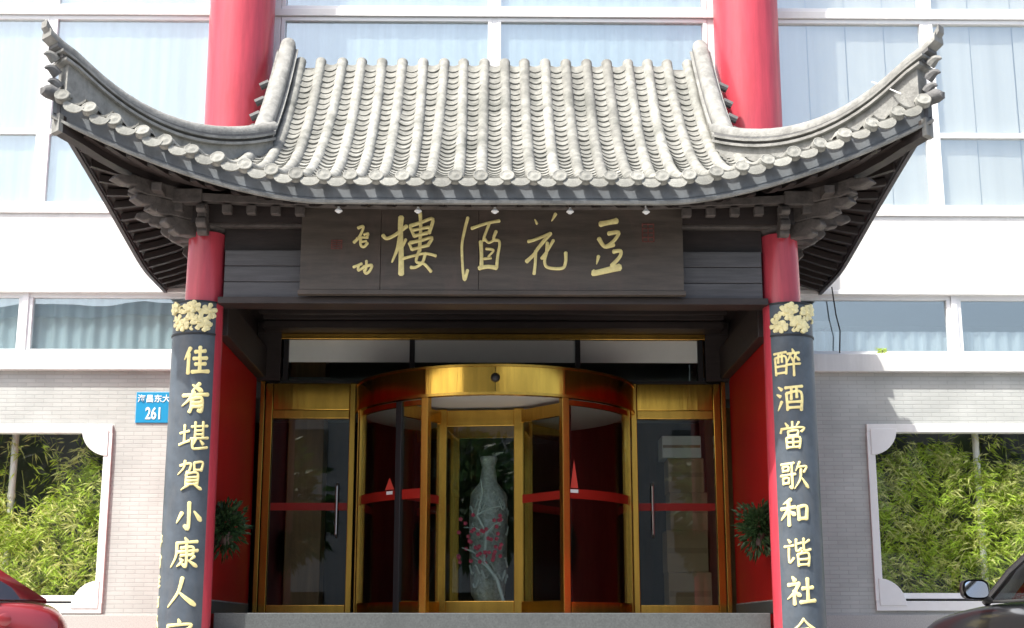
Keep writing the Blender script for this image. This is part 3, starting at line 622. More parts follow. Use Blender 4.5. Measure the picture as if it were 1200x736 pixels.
# ------------------------------------------------------------------ signboard
SY = -2.84
sign = thing('signboard', 'wide dark wooden signboard with four large gold characters under the eave', 'signboard', (0, 0, 0))
sx0, sx1, sz0, sz1 = at(352, 300, SY).x, at(801, 300, SY).x, 2.955, 3.86
seams = [sx0, at(446, 300, SY).x, at(561, 300, SY).x, sx1]
for a, b in zip(seams[:-1], seams[1:]): MB().box(a + 0.002, b - 0.002, SY, SY + 0.07, sz0 + 0.045, sz1).build('board_panel', 'signwood', sign, bevel=0.003)
MB().box(sx0 - 0.015, sx1 + 0.015, SY - 0.012, SY + 0.07, sz0, sz0 + 0.043).build('bottom_rail', 'signwood', sign, bevel=0.004)
def crop(ox, oy, sc): return lambda u, v, h: at(ox + u / sc, oy + v / sc, SY) + Vector((0, -h, 0))
big = [('h:25 65,265 100,292 180,255 270,185|v:38 222,110 216,200 222,400 222,600|p:28 212,280 190,380 145,490|p:18 262,300 235,370|'
        'v:25 385,72 391,200 380,400|h:24 300,185 400,152 495,125 462,245|v:22 302,195 318,235 335,272|h:20 322,222 460,195|h:22 332,272 445,245|'
        'h:22 298,330 400,308 488,285 450,355|v:20 292,335 302,360 314,388|h:20 314,388 450,352|h:18 240,465 340,440 430,422 522,442|h:20 376,405 352,492 420,512 480,578|h:20 432,420 405,500 350,540 305,542', (440, 240, 7.3625)),
       ('h:20 208,112 176,240 157,360 165,560 180,650 206,565|h:20 240,205 370,162 480,140|v:20 392,165 352,270 344,310|v:27 320,320 326,440 326,538|h:18 345,285 388,328 440,300|'
        'h:20 452,230 430,300 472,310 482,350 466,440 456,545|h:28 305,548 380,536 455,545|h:15 365,382 430,394 385,450 412,460 348,468', (520, 240, 7.3625)),
       ('d:13 198,130 216,166|p:21 376,80 345,136|h:21 140,318 200,302 330,250|h:25 332,248 230,370 190,430 125,492|v:22 204,400 201,500 190,598|h:20 357,308 310,390 255,466|'
        'h:22 305,330 298,410 281,490 310,543 430,550 461,500 463,415', (600, 240, 7.3625)),
       ('h:36 172,168 315,140|h:27 160,292 210,362 288,345|h:26 242,250 330,240 300,300 252,345 222,364|p:22 157,445 142,507|h:26 285,406 346,400 340,450 270,528|h:43 112,588 150,586 340,540', (680, 240, 7.36)),
       ('h:24 365,160 420,142 410,190 375,260 320,315|h:20 350,275 400,262 470,262|h:24 392,280 396,348 430,362 466,322|h:20 430,232 475,218 462,258|h:18 400,310 455,300', (380, 250, 9.2)),
       ('h:22 315,582 405,545|h:22 372,562 368,618 440,572|h:24 425,582 512,560 492,620 455,650 436,630|v:22 456,515 452,600 428,622', (380, 250, 9.2))]
for spec, (ox, oy, sc) in big: glyph(spec, 20, crop(ox, oy, sc), 0.014, 1.18).build('character', 'gold', sign, True)
def seal(x0, y0, x1, y1):
    a = at(x0, y0, SY); b = at(x1, y1, SY); mb = MB(); w = b.x - a.x; h = a.z - b.z; t = 0.012
    for i in range(3): mb.box(a.x + i * (w - t) / 2, a.x + i * (w - t) / 2 + t, SY - 0.003 - 0.0004 * i, SY - 0.0005, b.z, a.z)
    for i in range(5): mb.box(a.x + 0.002, b.x - 0.002, SY - 0.005 - 0.0004 * i, SY - 0.0005, b.z + i * (h - t) / 4, b.z + i * (h - t) / 4 + t * 0.8)
    mb.build('seal_mark', 'seal', sign)
seal(752, 262, 767, 284); seal(388, 281, 401, 292)
base_at(sign, (0, SY, sz0))

# ------------------------------------------------------------------ couplet boards wrapped round the columns
TEXT = {'L': ['p 32,8 14,45|v 27,28 27,95|h 48,22 82,18|v 64,5 64,45|h 44,45 88,42|h 50,64 84,62|v 65,45 65,88|h 40,90 96,87',
              'p 62,2 38,28|n 40,8 70,28|h 8,42 92,38|p 45,30 30,55 8,75|v 38,54 38,80 32,98|v 38,54 70,52 71,94 60,92|h 40,67 68,66|h 40,80 68,79',
              'h 4,42 34,36|v 19,15 19,75|h 2,80 36,68|h 42,22 95,18|v 54,6 54,60|v 80,5 80,60|h 56,35 78,34|h 56,48 78,47|h 40,62 98,58|p 58,62 50,82|v 46,66 48,92 60,95 96,90|d 72,68 82,80',
              'h 12,20 46,14 42,40 34,42|p 28,4 24,28 6,48|v 58,12 60,40|h 58,12 86,10 82,38|h 60,36 84,35|v 34,48 34,84|h 34,48 70,46 70,84|h 36,60 68,59|h 36,71 68,70|h 36,82 68,81|p 42,84 20,99|n 60,84 84,99',
              'v 50,5 50,88 38,80|p 28,38 12,68|n 68,36 90,64',
              'd 48,2 54,12|h 20,18 88,14|p 22,18 20,60 4,92|h 36,34 74,32 74,58|h 26,46 90,43|h 36,58 74,56|v 54,24 54,92 44,86|d 34,68 42,76|p 40,80 26,92|p 80,62 66,74|n 60,74 88,94',
              'p 50,4 38,50 6,94|n 44,52 64,70 94,92',
              'd 48,2 52,12|v 14,18 10,34|h 16,20 88,18 78,34|h 28,38 76,35|p 54,38 30,56 14,64|v 46,48 62,70 50,96 40,90|p 52,60 14,84|p 56,70 12,98|p 84,46 66,60|n 62,56 94,88'],
        'R': ['h 4,14 50,11|v 8,30 10,92|h 8,30 48,28 47,90|v 22,14 20,48|v 34,14 34,46|h 12,62 46,61|h 11,86 47,85|d 72,2 76,12|h 54,18 96,15|p 66,20 54,46|d 66,30 74,42|p 84,20 76,44|n 84,28 96,42|h 50,58 98,55|v 75,44 75,98',
              'd 10,10 22,20|d 4,36 16,44|p 20,62 6,92|h 34,14 96,10|v 38,34 40,94|h 38,34 90,31 89,96|v 56,14 54,56|v 74,13 74,50|h 44,66 86,65|h 42,86 88,85',
              'v 50,2 50,20|d 26,6 34,18|p 74,4 64,18|v 12,24 8,40|h 14,26 90,23 82,38|v 34,36 36,54|h 34,36 68,34 66,52|h 36,52 66,51|v 28,60 30,96|h 28,60 74,58 72,96|h 30,76 72,75|h 30,93 72,92|v 51,60 51,92',
              'h 4,10 50,7|v 10,20 11,36|h 10,20 30,19 29,34|h 11,34 29,33|v 42,10 42,46|h 2,50 54,46|v 10,60 11,80|h 10,60 30,59 29,78|h 11,78 29,77|v 42,50 42,94 34,88|p 70,4 56,34|h 66,22 94,20 84,40|p 74,30 70,64 50,96|n 74,58 98,94',
              'p 40,6 14,20|h 4,38 54,33|v 31,16 31,96|p 30,42 4,74|n 33,46 52,60|v 64,34 66,78|h 64,34 94,32 92,76|h 66,74 92,73',
              'd 18,6 26,16|h 4,30 36,27|v 20,36 20,84 36,70|h 46,22 64,19|v 46,6 46,46 64,38|p 92,10 74,22|v 72,4 72,40 80,46 96,42|p 66,48 58,58|v 50,58 52,98|h 50,58 88,56 86,98|h 52,76 86,75|h 52,94 86,93',
              'd 22,4 30,16|h 6,30 44,26|p 42,28 26,56 4,76|v 26,50 26,96|n 30,54 46,68|h 54,44 92,41|v 73,10 73,86|h 46,90 99,86',
              'p 52,2 34,24 4,46|n 52,4 70,24 98,44|h 34,38 68,36|v 24,48 26,70|h 24,48 78,46 76,68|h 26,68 76,67|v 50,40 50,68|d 36,54 42,62|p 66,52 60,62|v 32,76 34,98|h 32,76 70,74 68,98|h 34,86 68,85|h 34,96 68,95']}
PY = {'L': [(229, 422), (229, 466), (227, 510), (224, 556), (221, 605), (217, 648), (213, 694), (209, 744)],
      'R': [(922, 425), (926, 466), (929, 510), (931, 557), (931, 600), (935, 647), (939, 692), (942, 742)]}
CW = {'L': (35, 35), 'R': (33, 33)}
for sd, s in (('L', -1), ('R', 1)):
    cx, cy, rad = s * 2.865, -2.585, 0.245
    lab = {'L': 'slate couplet board on the left red column beside the blue number plate, gold characters', 'R': 'slate couplet board on the right red column with a gold character column'}[sd]
    cb = thing('couplet_board', lab, 'couplet board', (0, 0, 0), 'curved couplet boards on the entrance columns')
    def cyl(a, z, r): return (cx + r * math.sin(a), cy - r * math.cos(a), z)
    a0, a1 = (R(-92), R(52)) if s < 0 else (R(-52), R(92))
    ztop, zbot = 2.90, -0.85; n = 28; mb = MB(); vs = []
    for i in range(n + 1):
        a = a0 + (a1 - a0) * i / n
        vs += [cyl(a, zbot, rad), cyl(a, ztop, rad), cyl(a, ztop, rad - 0.03), cyl(a, zbot, rad - 0.03)]
    fs = [(i * 4 + k, i * 4 + (k + 1) % 4, (i + 1) * 4 + (k + 1) % 4, (i + 1) * 4 + k) for i in range(n) for k in range(4)] + [(0, 1, 2, 3), tuple(4 * n + k for k in (3, 2, 1, 0))]
    mb.add(vs, fs).build('board', 'slate', cb, True)
    for zz in (ztop, ztop - 0.315):
        MB().sweep([cyl(a0 + (a1 - a0) * i / n, zz - 0.008, rad + 0.004) for i in range(n + 1)], [(-0.006, -0.008), (0.006, -0.008), (0.006, 0.008), (-0.006, 0.008)]).build('band', 'darkmetal', cb, True)
    def wrap(u, v, h): return cyl(u / rad, v, rad + h)
    # characters
    for spec, (px, py) in zip(TEXT[sd], PY[sd]):
        c = at(px, py, cy - rad); uc = rad * math.asin(max(-0.9, min(0.9, (c.x - cx) / rad))); W_ = CW[sd][0] / 126.0; H_ = W_ * 1.02
        tilt = 0.035
        fn = lambda u, v, h, uc=uc, zc=c.z, W_=W_, H_=H_: wrap(uc + (u - 50) / 100 * W_, zc - (v - 50) / 100 * H_ + (u - 50) / 100 * W_ * tilt, h)
        dense = spec.count('|')
        glyph(spec, 11.5 if dense < 8 else (9.2 if dense < 11 else 7.8), fn, 0.008).build('character', 'gold', cb, True)
    # small inscription down the outer edge of the left board
    if s < 0:
        for k, spec in enumerate(('h 10,20 80,15|v 45,5 40,70|p 70,30 20,90|h 30,60 90,55', 'p 40,5 10,50|v 28,30 28,95|h 45,30 95,26|v 70,10 66,95', 'h 10,25 90,20|v 50,5 48,95|h 20,55 80,52|h 8,90 95,86', 'h 15,20 85,18|v 20,20 22,85|v 80,20 78,85|h 20,85 80,83|h 20,52 80,50', 'p 50,5 10,90|n 45,45 90,90')):
            fn = lambda u, v, h, k=k: wrap(-0.283 + (u - 50) / 100 * 0.075, 0.62 - 0.185 * k - (v - 50) / 100 * 0.12, h)
            glyph(spec, 17, fn, 0.006).build('inscription_character', 'golddark', cb, True)
    # gilded openwork flowers at the head
    rnd = random.Random(3); fl = MB(); j = 0
    ucn = [-0.16, -0.055, 0.05, 0.145] if s < 0 else [-0.145, -0.05, 0.055, 0.16]
    for i, uu in enumerate(ucn + [-0.10, 0.0, 0.10] + [ucn[0] - 0.055 * 1.0 if s < 0 else ucn[-1] + 0.055]):
        vv = ztop - 0.16 + (0.055 if i % 2 else -0.055) if i < 4 else ztop - (0.07 if i % 2 else 0.245)
        rr = 0.068 if i < 4 else 0.052
        for kx in range(6):
            a = kx * math.pi / 3 + rnd.random() * 0.5; j += 1
            stroke(fl, [(uu + 0.010 * math.cos(a), vv + 0.010 * math.sin(a)), (uu + rr * 0.6 * math.cos(a + 0.2), vv + rr * 0.6 * math.sin(a + 0.2)), (uu + rr * math.cos(a), vv + rr * math.sin(a))], 0.034, 'd', wrap, 0.012 + 0.0004 * j)
        stroke(fl, [(uu - 0.008, vv), (uu + 0.008, vv)], 0.024, 'h', wrap, 0.034)
    for i in range(26):
        u0 = rnd.uniform(-0.26, 0.16) * (1 if s < 0 else -1); v0 = ztop - rnd.uniform(0.04, 0.28); a = rnd.random() * 6.28; j += 1
        stroke(fl, [(u0, v0), (u0 + 0.03 * math.cos(a), v0 + 0.025 * math.sin(a)), (u0 + 0.05 * math.cos(a + 0.6), min(ztop - 0.03, max(ztop - 0.29, v0 + 0.05 * math.sin(a + 0.6))))], 0.020, 'n', wrap, 0.008 + 0.0004 * (j % 40))
    fl.build('flower_carving', 'golddark', cb, True)
    base_at(cb, (cx, cy, zbot))

# ------------------------------------------------------------------ spotlights along the eave
names = ['leftmost small white spotlight hanging over the signboard', 'small white spotlight hanging above the tall leftmost large gold character', 'small white spotlight over the middle of the signboard',
         'small white spotlight hanging above the gold flower character right of the middle', 'rightmost small white spotlight hanging over the red seal mark']
for (px, py), lb in zip(((397, 241), (490, 241), (580, 241), (668, 243), (757, 244)), names):
    yy = -3.50; p = at(px, py, yy); t = thing('spotlight', lb, 'spotlight', (p.x, yy, 3.655), 'small spotlights under the eave')
    MB().tube([(0, 0, -0.005), (0, 0, -0.035)], 0.011, 8).build('stem', 'white', t, True)
    MB().lathe([(0.012, -0.036), (0.032, -0.058), (0.036, -0.066), (0.030, -0.072)], 16).build('shade', 'white', t, True)
    MB().lathe([(0.022, -0.073), (0.018, -0.082), (0.006, -0.087)], 12).build('bulb', 'frame', t, True)

# ------------------------------------------------------------------ revolving door
DCX, DCY, DR = 0.02, 0.17, 1.575
rev = thing('revolving_door', 'large brass and glass revolving door with curved fascia in the entrance', 'revolving door', (0, 0, 0))
def cyp(a, r, z): return (DCX + r * math.sin(a), DCY - r * math.cos(a), z)
def arc_wall(name, a0, a1, r0, r1, z0, z1, m, parent, n=24):
    mb = MB(); vs = []
    for i in range(n + 1):
        a = a0 + (a1 - a0) * i / n; vs += [cyp(a, r1, z0), cyp(a, r1, z1), cyp(a, r0, z1), cyp(a, r0, z0)]
    fs = [(i * 4 + k, i * 4 + (k + 1) % 4, (i + 1) * 4 + (k + 1) % 4, (i + 1) * 4 + k) for i in range(n) for k in range(4)] + [(0, 1, 2, 3), tuple(4 * n + k for k in (3, 2, 1, 0))]
    return mb.add(vs, fs).build(name, m, parent, True)
fz0, fz1 = 2.22, 2.545
fas = None
cuts = [-80, -52, -27.6, 0, 27.6, 52, 80]
for a, b in zip(cuts[:-1], cuts[1:]):
    arc_wall('fascia_panel', R(a) + 0.0015, R(b) - 0.0015, DR - 0.03, DR + 0.03, fz0 + 0.03, fz1 - 0.025, 'brass', rev, 10)
arc_wall('fascia_trim', R(-81), R(81), DR - 0.04, DR + 0.042, fz1 - 0.024, fz1, 'brassdull', rev, 40)
arc_wall('fascia_trim', R(-81), R(81), DR - 0.04, DR + 0.042, fz0, fz0 + 0.029, 'brassdull', rev, 40)
MB().lathe([(DR - 0.05, fz0 + 0.012), (DR - 0.05, fz0 + 0.05)], 64, (DCX, DCY, 0)).build('canopy_ceiling', 'canopy', rev, True)
MB().lathe([(DR - 0.05, fz1 - 0.03), (DR - 0.05, fz1 - 0.01)], 64, (DCX, DCY, 0)).build('canopy_top', 'darkmetal', rev, True)
def post(a, r=DR, w=0.075, d=0.075, z0=-0.028, z1=fz0, m='brassdull', parent=rev, name='post'):
    p0 = Vector(cyp(a, r, z0)); p1 = Vector(cyp(a, r, z1)); return MB().bar(p0, p1, w, d, up=(math.sin(a), -math.cos(a), 0)).build(name, m, parent, bevel=0.006)
for a in (-27.6, 27.6, -70, 70): post(R(a), w=0.06 if abs(a) > 60 else 0.085)
for s in (-1, 1):
    a, b = (R(-68.5), R(-29.5)) if s < 0 else (R(29.5), R(68.5))
    g = arc_wall('curved_pane', a, b, DR - 0.006, DR + 0.006, 0.10, fz0 - 0.001, 'glass', rev, 20)
    arc_wall('bottom_rail', a, b, DR - 0.028, DR + 0.028, -0.028, 0.098, 'brass', rev, 16)
    arc_wall('head_rail', a, b, DR - 0.02, DR + 0.02, fz0 - 0.075, fz0 - 0.02, 'brassdull', rev, 16)
    arc_wall('red_band', a, b, DR + 0.008, DR + 0.0095, 1.16, 1.262, 'redtape', rev, 16)
    c = cyp(R(-45) if s < 0 else R(31.6), DR + 0.011, 1.27)
    aa = R(-45) if s < 0 else R(31.6); tn = Vector((math.cos(aa), math.sin(aa), 0)); nr = Vector((math.sin(aa), -math.cos(aa), 0))
    w = 0.075 if s < 0 else 0.05; hgt = 0.13 if s < 0 else 0.30
    MB().plate([(-w, 0), (w, 0), (0, hgt)], lambda u, v, h: Vector(c) + tn * u + nr * (h + 0.002) + Vector((0, 0, v)), 0.001).build('warning_sticker', 'sticker', rev)
    MB().plate([(-0.05, -0.05), (0.05, -0.05), (0.05, -0.015), (-0.05, -0.015)], lambda u, v, h: Vector(c) + tn * u + nr * (h + 0.002) + Vector((0, 0, v)), 0.001).build('sticker_label', 'stickerw', rev)
MB().lathe([(0.05, 0), (0.05, 0.012), (0.042, 0.03), (0.02, 0.045)], 20).build('sensor', 'darkmetal', rev, True).matrix_local = Matrix.Translation((DCX, DCY - DR - 0.028, 2.40)) @ Matrix.Rotation(R(90), 4, 'X')
# rotor: central showcase with two wings
rot_z = R(-7)
def rr(x, y, z):
    c, s_ = math.cos(rot_z), math.sin(rot_z); return Vector((DCX - 0.10 + x * c - y * s_, DCY - 0.15 + x * s_ + y * c, z))
cw_, cd = 0.43, 0.50
sh = MB(); 
for (x, y) in ((-cw_, -cd), (cw_, -cd), (cw_, cd), (-cw_, cd)): MB().bar(rr(x, y, -0.025), rr(x, y, 2.21), 0.11, 0.09, up=rr(0, 1, 0) - rr(0, 0, 0)).build('showcase_post', 'brassdull', rev, bevel=0.006)
for (x0, y0, x1, y1) in ((-cw_, -cd, cw_, -cd), (cw_, -cd, cw_, cd), (cw_, cd, -cw_, cd), (-cw_, cd, -cw_, -cd)):
    a = rr(x0, y0, 0); b = rr(x1, y1, 0); d = (b - a).normalized() * 0.055
    for z0, z1 in ((-0.02, 0.12), (2.02, 2.2)):
        MB().bar(a + d + Vector((0, 0, (z0 + z1) / 2)), b - d + Vector((0, 0, (z0 + z1) / 2)), 0.05, z1 - z0).build('showcase_rail', 'brassdull', rev, bevel=0.005)
    MB().bar(a + d + Vector((0, 0, 1.07)), b - d + Vector((0, 0, 1.07)), 0.008, 1.9).build('showcase_pane', 'glass', rev)
MB().bar(rr(-cw_ + 0.06, 0, 0.05), rr(cw_ - 0.06, 0, 0.05), 0.88, 0.1).build('showcase_floor', 'brassdull', rev)
for (x0, y0, x1, y1) in ((cw_, -cd, 1.0, -1.05), (-cw_, cd, -1.0, 1.05), (-cw_, -cd, -0.78, -1.18), (cw_, cd, 0.78, 1.18)):
    a = rr(x0, y0, 0); b = rr(x1, y1, 0); d = (b - a).normalized() * 0.06; dark = 'darkmetal'
    MB().bar(b + Vector((0, 0, -0.02)), b + Vector((0, 0, 2.2)), 0.075, 0.05, up=d.normalized()).build('wing_stile', dark, rev, bevel=0.005)
    for zc, hh in ((0.05, 0.13), (2.12, 0.14)): MB().bar(a + d + Vector((0, 0, zc)), b - d * 0.7 + Vector((0, 0, zc)), 0.045, hh).build('wing_rail', 'brassdull', rev, bevel=0.004)
    MB().bar(a + d + Vector((0, 0, 1.08)), b - d * 0.7 + Vector((0, 0, 1.08)), 0.008, 1.92).build('wing_pane', 'glass', rev)
    MB().bar(a + d + Vector((0, 0, 1.21)), b - d * 0.7 + Vector((0, 0, 1.21)), 0.012, 0.09).build('red_band', 'redtape', rev)
base_at(rev, (DCX, DCY, -0.03))

# tall carved vase with a blossom branch, standing in the showcase
vz = thing('vase', 'tall pale carved vase standing in the revolving door showcase', 'vase', (0, 0, 0)); vc = rr(0.03, -0.02, 0)
MB().lathe([(0.13, 0.102), (0.19, 0.2), (0.21, 0.6), (0.22, 1.1), (0.20, 1.32), (0.10, 1.45), (0.075, 1.62), (0.10, 1.72), (0.09, 1.74)], 32, (vc.x, vc.y, 0)).build('body', 'porcelain', vz, True)
rl = random.Random(5)
relief = MB()
for i in range(26):
    a = R(rl.uniform(-160, -20)); z = rl.uniform(0.25, 1.25); q = []
    for k in range(5): q.append((vc.x + 0.222 * math.cos(a + 0.09 * k), vc.y + 0.222 * math.sin(a + 0.09 * k), z + 0.05 * math.sin(k + i)))
    relief.tube(q, 0.011, 5)
relief.build('carved_relief', 'branch', vz, True); base_at(vz, (vc.x, vc.y, 0.1))
fb = thing('blossom_branch', 'pale branch with pink blossoms in front of the carved vase', 'branch', (0, 0, 0))
bp = [rr(0.24, -0.33, 0.11), rr(0.17, -0.34, 0.35), rr(0.02, -0.33, 0.55), rr(0.05, -0.34, 0.85), rr(-0.06, -0.33, 1.05), rr(0.0, -0.33, 1.3), rr(-0.02, -0.33, 1.45)]
MB().tube(bp, [0.022, 0.02, 0.018, 0.015, 0.012, 0.009, 0.005], 7).build('stem', 'branch', fb, True)
for a, b in ((2, (-0.22, 0.7)), (3, (0.24, 1.0)), (3, (-0.2, 0.92)), (4, (0.2, 1.15)), (1, (-0.1, 0.6))):
    MB().tube([bp[a], bp[a] * 0.5 + rr(b[0], -0.36, b[1]) * 0.5 + Vector((0, 0, 0.03)), rr(b[0], -0.36, b[1])], [0.012, 0.009, 0.005], 6).build('twig', 'branch', fb, True)
bl = MB()
for i in range(46):
    c = rr(rl.uniform(-0.27, 0.22), -0.37 + rl.uniform(-0.03, 0.05), rl.choice([rl.uniform(0.5, 0.8), rl.uniform(0.6, 1.15)]))
    for k in range(5):
        a = k * 1.2566; u = Vector((math.cos(a), 0, math.sin(a))) * 0.026; w = Vector((-math.sin(a), 0, math.cos(a))) * 0.011
        bl.add([c, c + u * 0.6 + w + Vector((0, -0.006, 0)), c + u + Vector((0, -0.012, 0)), c + u * 0.6 - w + Vector((0, -0.006, 0))], [(0, 1, 2, 3)])
o = bl.build('blossoms', 'blossom', fb); o['kind'] = 'stuff'; base_at(fb, tuple(bp[0]))

# ------------------------------------------------------------------ side doors and the transom above
for s in (-1, 1):
    sdn = 'left' if s < 0 else 'right'
    sdr = thing('side_door', {-1: 'brass framed glass side door left of the revolving door', 1: 'brass framed glass side door right of the revolving door'}[s], 'door', (0, 0, 0), 'brass side doors of the entrance')
    xo, xi = s * 2.665, s * 1.50
    def px_(a, b, y0, y1, z0, z1, nm, m, bv=0.005): return MB().box(min(a, b), max(a, b), y0, y1, z0, z1).build(nm, m, sdr, bevel=bv)
    px_(xo, s * 2.615, -0.05, 0.05, -0.03, 2.60, 'outer_post', 'brassdull'); px_(s * 2.60, s * 2.52, -0.06, 0.05, -0.03, 2.575, 'post', 'brass')
    px_(s * 1.64, s * 1.575, -0.06, 0.05, -0.03, 2.575, 'post', 'brassdull'); px_(s * 1.545, xi - s * 0.03, -0.07, 0.05, -0.03, 2.5, 'post', 'brassdull')
    px_(s * 2.515, s * 1.645, -0.045, 0.045, 2.27, 2.575, 'fascia_panel', 'brass'); px_(s * 2.515, s * 1.645, -0.055, 0.05, 2.17, 2.265, 'head_rail', 'brassdull')
    px_(s * 2.515, s * 1.645, -0.045, 0.045, -0.028, 0.085, 'bottom_rail', 'brassdull')
    px_(s * 2.515, s * 1.645, -0.005, 0.005, 0.086, 2.169, 'pane', 'glass', 0)
    px_(s * 2.51, s * 1.65, -0.008, -0.0055, 1.13, 1.215, 'red_band', 'redtape', 0)
    hx = s * 1.76 if s < 0 else s * 1.80
    MB().tube([(hx, -0.03, 0.83), (hx, -0.07, 0.86), (hx, -0.07, 1.40), (hx, -0.03, 1.43)], 0.014, 8).build('handle', 'steel', sdr, True)
    base_at(sdr, (s * 2.1, 0, -0.03))
tr = thing('transom_window', 'three pane transom glazing with brass top rail above the doors', 'transom window', (0, 0, 0))
MB().box(-2.45, 2.45, -0.05, 0.05, 3.095, 3.16).build('top_rail', 'brassdull', tr, bevel=0.005)
MB().box(-2.45, 2.45, -0.04, 0.05, 2.577, 2.61).build('bottom_rail', 'darkmetal', tr)
xs = [-2.39, at(483, 420, 0).x, at(677, 420, 0).x, 2.39]
for a, b in zip(xs[:-1], xs[1:]):
    MB().box(a + 0.03, b - 0.03, -0.004, 0.004, 2.612, 3.094).build('pane', 'glass', tr)
    MB().box(a + 0.03, b - 0.03, -0.0075, -0.005, 2.83, 3.09).build('frosted_film', 'film', tr)
for x in xs: MB().box(x - 0.028, x + 0.028, -0.045, 0.045, 2.612, 3.094).build('mullion', 'darkmetal', tr)
for s in (-1, 1): MB().box(min(s * 2.45, s * 2.72), max(s * 2.45, s * 2.72), -0.04, 0.05, 2.61, 3.4).build('side_panel', 'wood', tr)
MB().box(-2.72, 2.72, -0.055, 0.05, 3.162, 3.4).build('head_panel', 'wood', tr)
base_at(tr, (0, 0, 2.58))

# cartons and a plant stand in the lobby behind the side doors
for (x, y, z, w, d, h, m, lb) in ((2.28, 0.75, -0.034, 0.5, 0.45, 0.5, 'carton', 'lowest brown cardboard box stacked behind the right side door'), (2.26, 0.75, 0.468, 0.48, 0.44, 0.48, 'carton', 'second brown cardboard box of the stack behind the right side door'),
                                  (2.29, 0.75, 0.95, 0.44, 0.42, 0.44, 'carton', 'third brown cardboard box of the stack behind the right side door'), (2.27, 0.75, 1.392, 0.42, 0.4, 0.40, 'carton', 'upper brown cardboard box beneath the white carton behind the right side door'),
                                  (2.22, 0.72, 1.794, 0.46, 0.42, 0.26, 'cartonw', 'white carton on top of the stack behind the right side door')):
    t = thing('cardboard_box', lb, 'box', (x, y, z), 'boxes stacked in the lobby')
    MB().box(-w / 2, w / 2, -d / 2, d / 2, 0, h).build('carton', m, t, bevel=0.006)
    MB().box(-w / 2 + 0.01, w / 2 - 0.01, -d / 2 - 0.002, -d / 2 - 0.0005, h * 0.45, h * 0.58).build('tape', 'tape', t)
    MB().box(-0.03, 0.03, -d / 2 + 0.02, d / 2 - 0.02, h + 0.0003, h + 0.002).build('seam_tape', 'tape', t)

# ------------------------------------------------------------------ foliage
def leaf_quad(mb, p, d, ln, wd, rnd):
    d = d.normalized(); sd = d.cross(Vector((rnd.uniform(-1, 1), rnd.uniform(-1, 1), rnd.uniform(-1, 1)))).normalized() * wd; nm = sd.cross(d).normalized() * (wd * 0.5)
    mb.add([p, p + d * ln * 0.45 + sd, p + d * ln + Vector((0, 0, -ln * 0.15)), p + d * ln * 0.45 - sd, p + d * ln * 0.45 - nm], [(0, 1, 4), (1, 2, 4), (2, 3, 4), (3, 0, 4)])
def bamboo(x0, x1, label, seed, topclear):
    rnd = random.Random(seed); t = thing('bamboo', label, 'bamboo', ((x0 + x1) / 2, 0.6, -0.2), 'bamboo behind the garden windows')
    inv = Matrix.Translation(-t.location); g = MB(); pale_g = MB()
    for i in range(26):
        x = x0 + (x1 - x0) * (i + rnd.random()) / 26; y = rnd.uniform(0.35, 1.1); h = rnd.uniform(1.3, 2.5); lx, ly = rnd.uniform(-0.25, 0.25), rnd.uniform(-0.25, 0.05)
        pts = [Vector((x + lx * k * k, max(0.2, y + ly * k * k), -0.2 + h * k)) for k in (0, 0.3, 0.6, 0.85, 1)]
        o = MB().tube(pts, [0.013, 0.012, 0.010, 0.007, 0.004], 6).build('culm', 'culm', t, True); o.matrix_parent_inverse = inv
    N = 15000
    for i in range(N):
        # sprays of leaves around twigs
        if i % 7 == 0:
            sx = rnd.uniform(x0, x1); sz = -0.1 + 2.35 * rnd.random() ** 0.9
            top = topclear(sx); 
            if sz > top and rnd.random() < 0.85: sz = rnd.uniform(0.0, top)
            sy = 0.15 + abs(rnd.gauss(0, 0.22)) + max(0, sz - 1.2) * 0.08; ax = rnd.uniform(-math.pi, math.pi); ispale = rnd.random() < 0.42
        a = ax + rnd.uniform(-0.9, 0.9); d = Vector((math.cos(a), -0.25 + 0.6 * math.sin(a), rnd.uniform(-0.9, 0.15)))
        p = Vector((sx + rnd.uniform(-0.06, 0.06), max(0.13, sy + rnd.uniform(-0.05, 0.05)), sz + rnd.uniform(-0.06, 0.06)))
        d.y = d.y if p.y + d.y * 0.1 > 0.1 else abs(d.y)
        leaf_quad(pale_g if ispale else g, p, d, rnd.uniform(0.08, 0.15), rnd.uniform(0.007, 0.012), rnd)
    for mb, nm, m in ((g, 'foliage', 'bamboo'), (pale_g, 'pale_foliage', 'bamboo2')):
        o = mb.build(nm, m, t); o['kind'] = 'stuff'; o.matrix_parent_inverse = inv
bamboo(-6.9, -4.2, 'sunlit green bamboo behind the left garden window, above the red car', 11, lambda x: 1.45 + 0.4 * math.sin(x * 5.0))
bamboo(4.25, 6.9, 'dense green bamboo behind the right garden window, beside the charcoal car', 12, lambda x: 1.85 + 0.15 * math.sin(x * 4.0))
for x, y, lb in ((at(18, 520, 0.35).x, 0.35, 'white pipe among bamboo in the left garden window'), (at(1146, 560, 0.30).x, 0.30, 'white pipe among bamboo in the right garden window')):
    t = thing('drain_pipe', lb, 'pipe', (x, y, -0.2), 'white pipes behind the bamboo')
    MB().tube([(0, 0, 0), (0, 0, 2.6)], 0.04, 14).build('pipe', 'pipe', t, True)
    for z in (0.4, 1.5): MB().lathe([(0.047, z), (0.047, z + 0.06)], 14).build('coupling', 'pipe', t, True)
